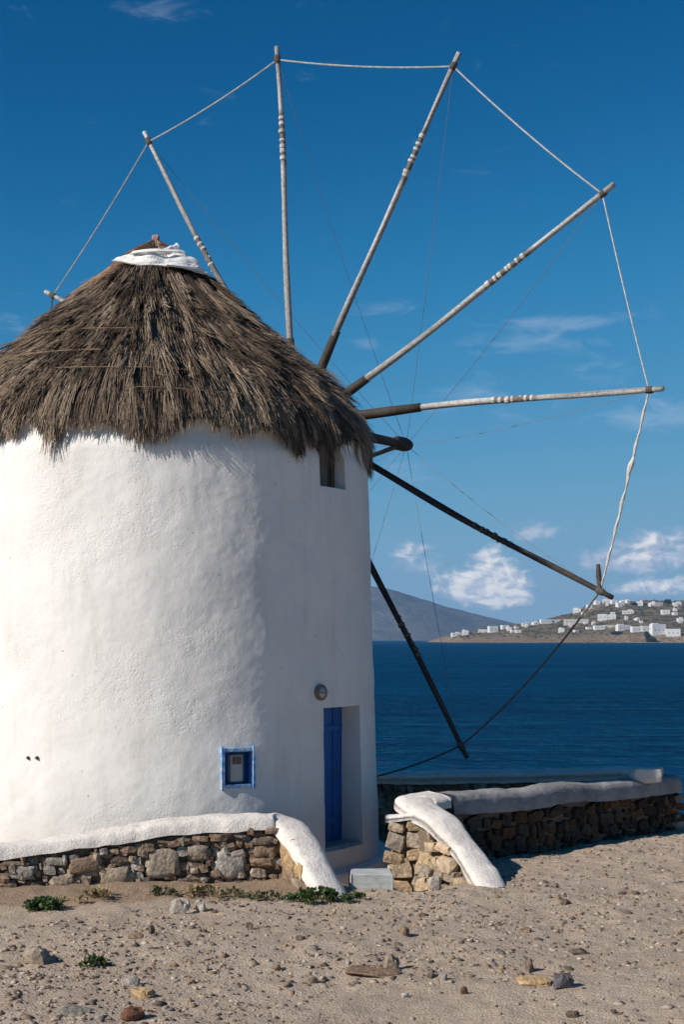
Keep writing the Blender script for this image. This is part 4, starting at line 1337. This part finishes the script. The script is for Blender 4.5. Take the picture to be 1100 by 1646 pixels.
# ------------------------------------------------------------------ loose stones
def ground_at(px, py):
    """sight line through a pixel down to the ground"""
    d = np.array([(px - PXC) / FPX, 1.0, -(py - HOR) / FPX])
    t = 8.0
    while t < 24:
        p = np.array([0, 0, CAMZ]) + d * t
        if p[2] <= gz(p[0], p[1]): return p
        t += 0.02
    return p
RUST = (0.17, 0.085, 0.055)
ROCKS = [
    (55, 1552, 56, 30, TAN, 'b', 'largest tan rock lying at the left edge of the sand'),
    (288, 1468, 34, 24, PALE, 's', 'pale angular stone below the middle of the terrace wall'),
    (322, 1466, 18, 22, PALE, 's', 'small upright pale stone touching a wider pale stone below terrace wall'),
    (208, 1588, 32, 18, GREYS, 's', 'grey stone just behind the ochre block in the left foreground'),
    (228, 1606, 40, 20, OCHRE, 's', 'ochre block-shaped stone in the left foreground'),
    (212, 1643, 42, 22, RUST, 's', 'rusty red stone at the bottom edge of the photo'),
    (120, 1636, 66, 9, (0.27, 0.245, 0.22), 'b', 'flat grey slab half buried at the lower left corner'),
    (243, 1502, 12, 16, DARK, 's', 'small dark stone standing on end left of centre'),
    (400, 1494, 13, 13, DARK, 's', 'small dark stone alone below the left balustrade'),
    (217, 1510, 28, 9, BROWN, 's', 'thin brown stone lying flat left of the small dark standing one'),
    (483, 1513, 16, 11, DARK, 's', 'dark pebble on the sand below the doorstep weeds'),
    (505, 1582, 14, 13, DARK, 's', 'small dark stone in the centre foreground'),
    (445, 1561, 16, 11, BROWN, 's', 'small brown stone left of the centre foreground'),
    (630, 1562, 26, 32, TAN, 's', 'tan stone standing upright in the foreground right of centre'),
    (604, 1571, 100, 9, BROWN, 'b', 'long flat brown slab in front of the upright tan stone'),
    (694, 1574, 17, 15, DARK, 's', 'round dark stone right of the long flat brown slab'),
    (714, 1578, 11, 18, GREYS, 's', 'narrow grey stone beside a round dark stone'),
    (652, 1505, 15, 17, BROWN, 's', 'brown stone on bare sand below the right balustrade foot'),
    (852, 1564, 14, 26, DARK, 's', 'dark narrow stone standing on end right of centre'),
    (908, 1589, 40, 24, (0.14, 0.14, 0.15), 'b', 'dark grey lump of rock in the right foreground'),
    (862, 1585, 58, 11, OCHRE, 'b', 'flat orange tan stone left of the dark grey lump'),
    (932, 1535, 30, 10, DARK, 's', 'flat dark stone on the sand at right, behind the grey lump'),
    (922, 1637, 22, 14, DARK, 's', 'dark stone at the bottom right of the sand'),
    (747, 1599, 13, 14, RUST, 's', 'small reddish stone in the foreground right of centre'),
    (652, 1604, 15, 9, (0.6, 0.58, 0.54), 's', 'small white stone in front of the long flat slab'),
    (910, 1455, 24, 9, DARK, 's', 'dark flat stone nearest the shaded right wall'),
    (847, 1499, 20, 9, BROWN, 's', 'flat brown stone on sand between right balustrade and foreground'),
    (650, 1425, 44, 34, DARK, 'b', 'dark boulder in the shade right of the doorstep'),
    (700, 1432, 22, 30, PALE, 's', 'pale upright stone at the foot of the ochre pier'),
]
for q, (px, py, w_, h_, cc, kd, lab) in enumerate(ROCKS):
    p = ground_at(px, py)
    sw, sh = w_ * p[1] / FPX, h_ * p[1] / FPX
    stone_object('loose_stone', 'b' if h_ < w_ * 0.25 else 'r', q % 6, (p[0], p[1] + sw * 0.3, p[2] + sh * 0.36), (sw, max(sw * 0.75, sh * 0.7), sh * 1.15),
                 (random.uniform(-.15, .15), random.uniform(-.15, .15), random.uniform(-.5, .5)), None, jit(cc, 0.08), label=lab, category='stone', group='loose stones on the sand')

# pebbles: too many to count
NP = 27000
py_ = 9.8 + (21 - 9.8) * rng.random(NP) ** 1.15
px_ = (rng.random(NP) * 2 - 1) * (py_ * 0.26 + 0.3)
clus = fbm(px_ * 0.9, py_ * 0.9, 4.4, 3)
s_ = (px_ - B0[0]) * bn[0] + (py_ - B0[1]) * bn[1]
front_l = (py_ < 16.0 + 0.19 * (px_ + 3.8)) | (px_ > -0.2)
ok = (rng.random(NP) < 0.55 + 1.2 * clus) & (s_ < -0.05) & front_l & ~((px_ > -0.35) & (px_ < 1.6) & (py_ > 16.1))
px_, py_ = px_[ok], py_[ok]
NP = len(px_)
size = 0.006 + 0.020 * rng.random(NP) ** 3 + (rng.random(NP) < 0.07) * (0.006 + 0.020 * rng.random(NP) ** 2)
phi = (1 + 5 ** 0.5) / 2
ico = np.array([(-1, phi, 0), (1, phi, 0), (-1, -phi, 0), (1, -phi, 0), (0, -1, phi), (0, 1, phi), (0, -1, -phi), (0, 1, -phi), (phi, 0, -1), (phi, 0, 1), (-phi, 0, -1), (-phi, 0, 1)]) / 1.9
icf = np.array([(0, 11, 5), (0, 5, 1), (0, 1, 7), (0, 7, 10), (0, 10, 11), (1, 5, 9), (5, 11, 4), (11, 10, 2), (10, 7, 6), (7, 1, 8), (3, 9, 4), (3, 4, 2), (3, 2, 6), (3, 6, 8), (3, 8, 9), (4, 9, 5), (2, 4, 11), (6, 2, 10), (8, 6, 7), (9, 8, 1)])
PVt = ico[None] * (1 + rng.normal(0, 0.30, (NP, 12, 1))) * size[:, None, None] * np.stack([0.8 + 0.7 * rng.random(NP), 0.7 + 0.6 * rng.random(NP), 0.4 + 0.5 * rng.random(NP)], -1)[:, None, :]
ca, sa = np.cos(rng.random(NP) * 6.28), np.sin(rng.random(NP) * 6.28)
X_ = PVt[..., 0] * ca[:, None] - PVt[..., 1] * sa[:, None]; Y_ = PVt[..., 0] * sa[:, None] + PVt[..., 1] * ca[:, None]
gzp = ground_z(px_, py_)
PVt = np.stack([X_ + px_[:, None], Y_ + py_[:, None], PVt[..., 2] + gzp[:, None] + size[:, None] * 0.05], -1)
FPb = (np.arange(NP)[:, None, None] * 12 + icf[None]).reshape(-1, 3)
pal = np.array([(0.40, 0.32, 0.25), (0.28, 0.21, 0.15), (0.13, 0.10, 0.08), (0.46, 0.39, 0.32), (0.33, 0.22, 0.14), (0.20, 0.17, 0.15)])
ptint = pal[rng.choice(6, NP, p=[0.2, 0.2, 0.24, 0.1, 0.12, 0.14])] * (0.8 + 0.4 * rng.random((NP, 1)))
build('pebbles', PVt.reshape(-1, 3), FPb, 'pebble_stone', origin=(0, 14, 0), tint=np.repeat(ptint, 12, axis=0), kind='stuff', label='small pebbles and grit scattered over the sand', category='pebbles')

# ------------------------------------------------------------------ weeds
def weed(px, py, wpx, hpx, n_, color, label, spread_y=0.12, blade=0.055, name='weed', kind=None):
    p = ground_at(px, py)
    W_ = wpx * p[1] / FPX; H_ = hpx * p[1] / FPX
    V, F, T_ = [], [], []
    nst = max(4, int(W_ / 0.07))
    stems = [(random.gauss(0, W_ * 0.26), random.gauss(0, min(spread_y, W_ * 0.16))) for _ in range(nst)]
    for k in range(n_):
        sx0, sy0 = random.choice(stems)
        x0, y0 = sx0 + random.gauss(0, 0.035), sy0 + random.gauss(0, 0.035)
        taper = math.exp(-(x0 / (W_ * 0.42)) ** 2)
        z0 = gz(p[0] + x0, p[1] + y0)
        hh = random.uniform(0.1, 1.0) ** 0.8 * H_ * (0.35 + 0.65 * taper)
        a = random.uniform(0, 6.28); lean = random.uniform(0.2, 1.2)
        ln_ = blade * random.uniform(0.6, 1.4); wd = ln_ * random.uniform(0.20, 0.38)
        b = np.array([p[0] + x0, p[1] + y0, z0 + hh * 0.75])
        d = np.array([math.cos(a) * math.sin(lean), math.sin(a) * math.sin(lean), math.cos(lean)])
        sd_ = np.array([-math.sin(a), math.cos(a), 0])
        i0 = len(V)
        V += [b, b + d * ln_ * 0.5 + sd_ * wd - UPV * 0.002, b + d * ln_ - UPV * ln_ * 0.25, b + d * ln_ * 0.5 - sd_ * wd - UPV * 0.002]
        F.append((i0, i0 + 1, i0 + 2, i0 + 3))
        c_ = random.uniform(0.55, 1.45)
        T_ += [(c_, c_ * random.uniform(0.92, 1.08), c_)] * 4
        if k % 5 == 0:                                     # a stem
            i0 = len(V)
            V += [np.array([p[0] + x0 - 0.003, p[1] + y0, z0 - 0.01]), np.array([p[0] + x0 + 0.003, p[1] + y0, z0 - 0.01]), b + np.array([0.002, 0, 0]), b - np.array([0.002, 0, 0])]
            F.append((i0, i0 + 1, i0 + 2, i0 + 3)); T_ += [(1.1, 1.0, 0.9)] * 4
    build(name, V, F, 'leaf_green', color=color, tint=np.array(T_), label=label, category=name.replace('_', ' '), group='weeds along the wall foot', kind=kind)
GRN, OLV, DRY = (0.048, 0.082, 0.024), (0.10, 0.105, 0.045), (0.24, 0.18, 0.09)
weed(60, 1464, 95, 22, 700, GRN, 'green weed patch on the sand at the left end of the terrace wall')
weed(515, 1447, 105, 24, 900, GRN, 'dense green weeds at the foot of the left balustrade')
weed(258, 1440, 46, 18, 150, OLV, 'small olive weed below the two largest wall stones')
weed(432, 1446, 56, 16, 170, OLV, 'low olive weeds left of the dense green clump by the balustrade')
weed(376, 1444, 34, 18, 90, OLV, 'sparse olive weed tuft below the pale round wall stone')
weed(155, 1553, 52, 14, 120, GRN, 'lone green weed out on the sand at left')
weed(712, 1428, 24, 26, 160, OLV, 'dark weed in the shade at the foot of the ochre pier')
weed(150, 1446, 110, 12, 160, DRY, 'dry brown grass on the earth bank below the left of the terrace wall', blade=0.07, name='dry_grass', kind='stuff')
weed(330, 1440, 120, 13, 160, DRY, 'dry brown grass on the earth bank below the middle of the terrace wall', blade=0.07, name='dry_grass', kind='stuff')

# ------------------------------------------------------------------ white houses on the headland
def hill_hit(px, py):
    d = np.array([(px - PXC) / FPX, 1.0, -(py - HOR) / FPX])
    t = np.arange(2150.0, 2900.0, 1.0)
    P_ = np.array([0, 0, CAMZ]) + d[None] * t[:, None]
    g = headland_z(P_[:, 0], P_[:, 1])
    ix = np.nonzero(P_[:, 2] <= g)[0]
    i = ix[0] if len(ix) else int(np.argmin(P_[:, 2] - g))
    return np.array([P_[i, 0], P_[i, 1], min(P_[i, 2], g[i])])
WHT, PNK, CRM = (0.68, 0.67, 0.66), (0.56, 0.51, 0.47), (0.62, 0.58, 0.53)
HOUSES = [  # x0, x1, top, bottom in a 2.75x enlargement from (700, 930)
    (75, 115, 241, 253, WHT, 'small white house lowest and farthest left on the headland'),
    (120, 148, 231, 250, WHT, 'white cube house second from the left tip of the headland'),
    (190, 230, 226, 240, CRM, 'cream house third from the left tip of the headland'),
    (240, 280, 212, 238, WHT, 'taller white house on the left slope of the headland'),
    (297, 328, 207, 223, WHT, 'small white house between the taller one and the long white row'),
    (388, 425, 197, 210, PNK, 'pinkish house just left of the long white row on the crest'),
    (436, 462, 194, 206, WHT, 'tiny white house touching the left of the long white row'),
    (466, 568, 181, 198, WHT, 'long white row of buildings on the low crest of the headland'),
    (572, 680, 179, 200, PNK, 'long pinkish building right of the white row on the crest'),
    (545, 572, 222, 238, WHT, 'single white house below the long white row'),
    (610, 645, 134, 151, WHT, 'white house leftmost on the steep upper slope'),
    (675, 697, 119, 136, WHT, 'small white house second on the steep upper slope'),
    (710, 732, 101, 117, WHT, 'small white house just under the upper ridge, left of the spoke tip'),
    (740, 780, 94, 109, CRM, 'cream house on the ridge behind the lower right spoke tip'),
    (722, 800, 158, 184, WHT, 'white building on the slope below the lower right spoke tip'),
    (806, 840, 107, 121, WHT, 'white house on the ridge right of the lower spoke tip'),
    (830, 880, 142, 158, CRM, 'cream house mid slope right of the lower spoke tip'),
    (892, 920, 102, 121, WHT, 'white house on the ridge left of the dark tree'),
    (970, 1008, 107, 123, PNK, 'pinkish house on the ridge right of the others'),
    (1005, 1040, 139, 158, WHT, 'white house mid slope below the dark ridge tree'),
    (1056, 1090, 107, 122, WHT, 'white house at the right end of the ridge'),
    (1076, 1099, 177, 196, WHT, 'white house on the slope at the right edge of the photo'),
    (705, 800, 207, 223, WHT, 'low white terrace building left of the big hotel complex'),
    (808, 868, 206, 229, WHT, 'white block forming the left end of the big hotel complex'),
    (872, 958, 209, 236, WHT, 'wide white block in the middle of the big hotel complex'),
    (960, 1024, 203, 251, WHT, 'tall white block of the big hotel complex'),
    (1024, 1086, 224, 257, WHT, 'right end white block of the big hotel complex'),
]
tiny = random.Random(5)
for k in range(30):
    if k < 10: zx, zy = tiny.uniform(700, 1090), tiny.uniform(106, 128)
    elif k < 19: zx, zy = tiny.uniform(620, 1080), tiny.uniform(140, 200)
    else: zx, zy = tiny.uniform(150, 700), tiny.uniform(200, 240)
    w_ = tiny.uniform(12, 24)
    if zx < 640 and zy < 253 - (zx - 60) * 0.11: zy = 253 - (zx - 60) * 0.10
    HOUSES.append((zx, zx + w_, zy - tiny.uniform(8, 13), zy, tiny.choice((WHT, WHT, CRM)), 'tiny white house on the ridge among the larger ridge houses of the headland' if k < 10 else 'tiny white house on the middle slope between larger houses of the headland' if k < 19 else 'tiny white house on the low left crest between larger houses of the headland'))
for q, (x0, x1, y0, y1, cc, lab) in enumerate(HOUSES):
    a0, a1, b0, b1 = 700 + x0 / 2.75, 700 + x1 / 2.75, 930 + y0 / 2.75, 930 + y1 / 2.75
    p = hill_hit((a0 + a1) / 2, b1)
    Y = p[1]
    w_, h_ = (a1 - a0) * Y / FPX, max(3.5, (b1 - b0) * Y / FPX)
    dp = 9.0 + 4 * random.random()
    root = empty('house', p, lab, 'house', 'white houses on the headland')
    rz = random.uniform(-0.25, 0.25)
    ax_, ay_ = np.array([math.cos(rz), math.sin(rz), 0]), np.array([-math.sin(rz), math.cos(rz), 0])
    nseg = 1 if w_ < 26 else (2 if w_ < 60 else 4)
    hts = []
    blocks = []
    for k in range(nseg):
        hk = h_ * (1.0 if nseg == 1 else random.uniform(0.72, 1.0))
        uc = (k + 0.5) / nseg * w_ - w_ / 2
        yk = random.uniform(-2.0, 2.0) if nseg > 1 else 0
        blocks.append(box(p + ax_ * uc + ay_ * (dp / 2 + yk) + UPV * (hk / 2 - 1.5), w_ / nseg - 0.05, dp, hk + 3.0, ax_, ay_, UPV))
        # parapet lip and a set-back roof room
        for e in (-1, 1):
            blocks.append(box(p + ax_ * (uc + e * (w_ / nseg / 2 - 0.25)) + ay_ * (dp / 2 + yk) + UPV * (hk + 0.3), 0.4, dp - 0.1, 0.6, ax_, ay_, UPV))
        blocks.append(box(p + ax_ * uc + ay_ * (0.25 + yk) + UPV * (hk + 0.29), w_ / nseg - 1.2, 0.4, 0.58, ax_, ay_, UPV))
        hts.append((uc, hk, yk))
    if nseg == 1 and random.random() < 0.6:
        blocks.append(box(p + ax_ * (w_ * random.choice((-.2, .2))) + ay_ * dp * 0.6 + UPV * (h_ + 1.0), w_ * 0.42, dp * 0.5, 2.4, ax_, ay_, UPV))
    v, f = merge(blocks)
    build('wall', v, f, 'house_whitewash', root, color=cc)
    for (uc, hk, yk) in hts:
        nw = max(1, min(4, int(w_ / nseg / 6)))
        for k in range(nw):
            cpos = p + ax_ * (uc + ((k + 0.5) / nw - 0.5) * (w_ / nseg - 2)) + ay_ * (yk - 0.02) + UPV * hk * 0.5
            v, f = box(cpos, 1.2, 0.2, min(1.8, hk * 0.4), ax_, ay_, UPV)
            build('window', v, f, 'house_shutter', root)

# scrub on the slope, as one mass, and the dark trees one can tell apart
def leaf_cloud(c, rx, ry, rz_, n_, leaf, r_):
    d = r_.normal(0, 1, (n_, 3)); d /= np.linalg.norm(d, axis=1)[:, None]
    rad = r_.random(n_) ** 0.4
    C = np.asarray(c) + d * rad[:, None] * np.array([rx, ry, rz_]) * (1 + 0.35 * vnoise(d[:, 0] * 2 + c[0], d[:, 1] * 2, d[:, 2] * 2))[:, None]
    a = r_.normal(0, 1, (n_, 3)); a /= np.linalg.norm(a, axis=1)[:, None]
    b = np.cross(a, r_.normal(0, 1, (n_, 3))); b /= np.linalg.norm(b, axis=1)[:, None]
    V = np.stack([C - a * leaf, C + b * leaf * 0.6, C + a * leaf, C - b * leaf * 0.6], 1).reshape(-1, 3)
    return V, np.arange(n_ * 4).reshape(-1, 4)
SV, SF, off = [], [], 0
for k in range(420):
    x = random.uniform(200, 760); y = random.uniform(2230, 2690)
    z = float(headland_z(x, y))
    if z < 3: continue
    r_ = random.uniform(1.0, 2.6)
    v, f = leaf_cloud((x, y, z + r_ * 0.4), r_ * 1.7, r_ * 1.4, r_, 26, 0.9, rng)
    SV.append(v); SF.append(f + off); off += len(v)
SVc = np.concatenate(SV)
build('scrub', SVc, np.concatenate(SF), 'leaf_green', origin=(450, 2400, 0), color=(0.055, 0.062, 0.030), tint=np.repeat(0.6 + 0.8 * rng.random((len(SVc) // 4, 1)), 4, axis=0) * np.ones((1, 3)), kind='stuff', label='dark low scrub dotting the brown headland', category='scrub')
for (zx, zy, w_, h_, lab) in ((1032, 102, 40, 22, 'dark rounded tree on the headland ridge at right'), (938, 250, 30, 34, 'dark tree in front of the big hotel complex'), (955, 270, 50, 20, 'dark wide bush below the big hotel complex by the shore'), (800, 240, 70, 16, 'dark hedge-like tree below the white hotel blocks'), (880, 112, 26, 12, 'small dark tree between ridge houses')):
    p = hill_hit(700 + zx / 2.75, 930 + (zy + h_ / 2) / 2.75)
    hw, hh = w_ / 2.75 * p[1] / FPX / 2, h_ / 2.75 * p[1] / FPX
    root = empty('tree', p, lab, 'tree', 'trees on the headland')
    v, f = tube([p - UPV * 1.0, p + UPV * hh * 0.3, p + UPV * hh * 0.6 + np.array([0.3, 0, 0])], [0.5, 0.35, 0.15], 7)
    build('trunk', v, f, 'dark_wood', root)
    parts = [leaf_cloud(p + np.array([random.uniform(-.6, .6) * hw, random.uniform(-2, 2), hh * random.uniform(0.35, 0.7)]), hw * 0.5, 3.5, hh * 0.36, 160, 0.9, rng) for _ in range(7)]
    V_ = np.concatenate([a for a, b in parts]); F_ = np.arange(len(V_)).reshape(-1, 4)
    build('crown', V_, F_, 'leaf_green', root, color=(0.035, 0.045, 0.024), tint=np.repeat(0.6 + 0.8 * rng.random((len(V_) // 4, 1)), 4, axis=0) * np.ones((1, 3)))

# ------------------------------------------------------------------ haze over the sea
t = material('sea_haze')
pvn = t.n('ShaderNodeVolumePrincipled')
pvn.inputs['Color'].default_value = (0.30, 0.58, 1.0, 1)
pvn.inputs['Density'].default_value = 0.000055
pvn.inputs['Anisotropy'].default_value = 0.0
t.link(pvn.outputs[0], t.n('ShaderNodeOutputMaterial').inputs['Volume'])
v, f = box((0, 5700, 180), 17900, 12300, 380, bev=0)
v[:, 2] = np.where(v[:, 2] < 100, -7.5, 345.0)
build('haze', v, f, 'sea_haze', origin=(0, 5700, -7.5), kind='stuff', label='thin pale sea haze', category='haze')
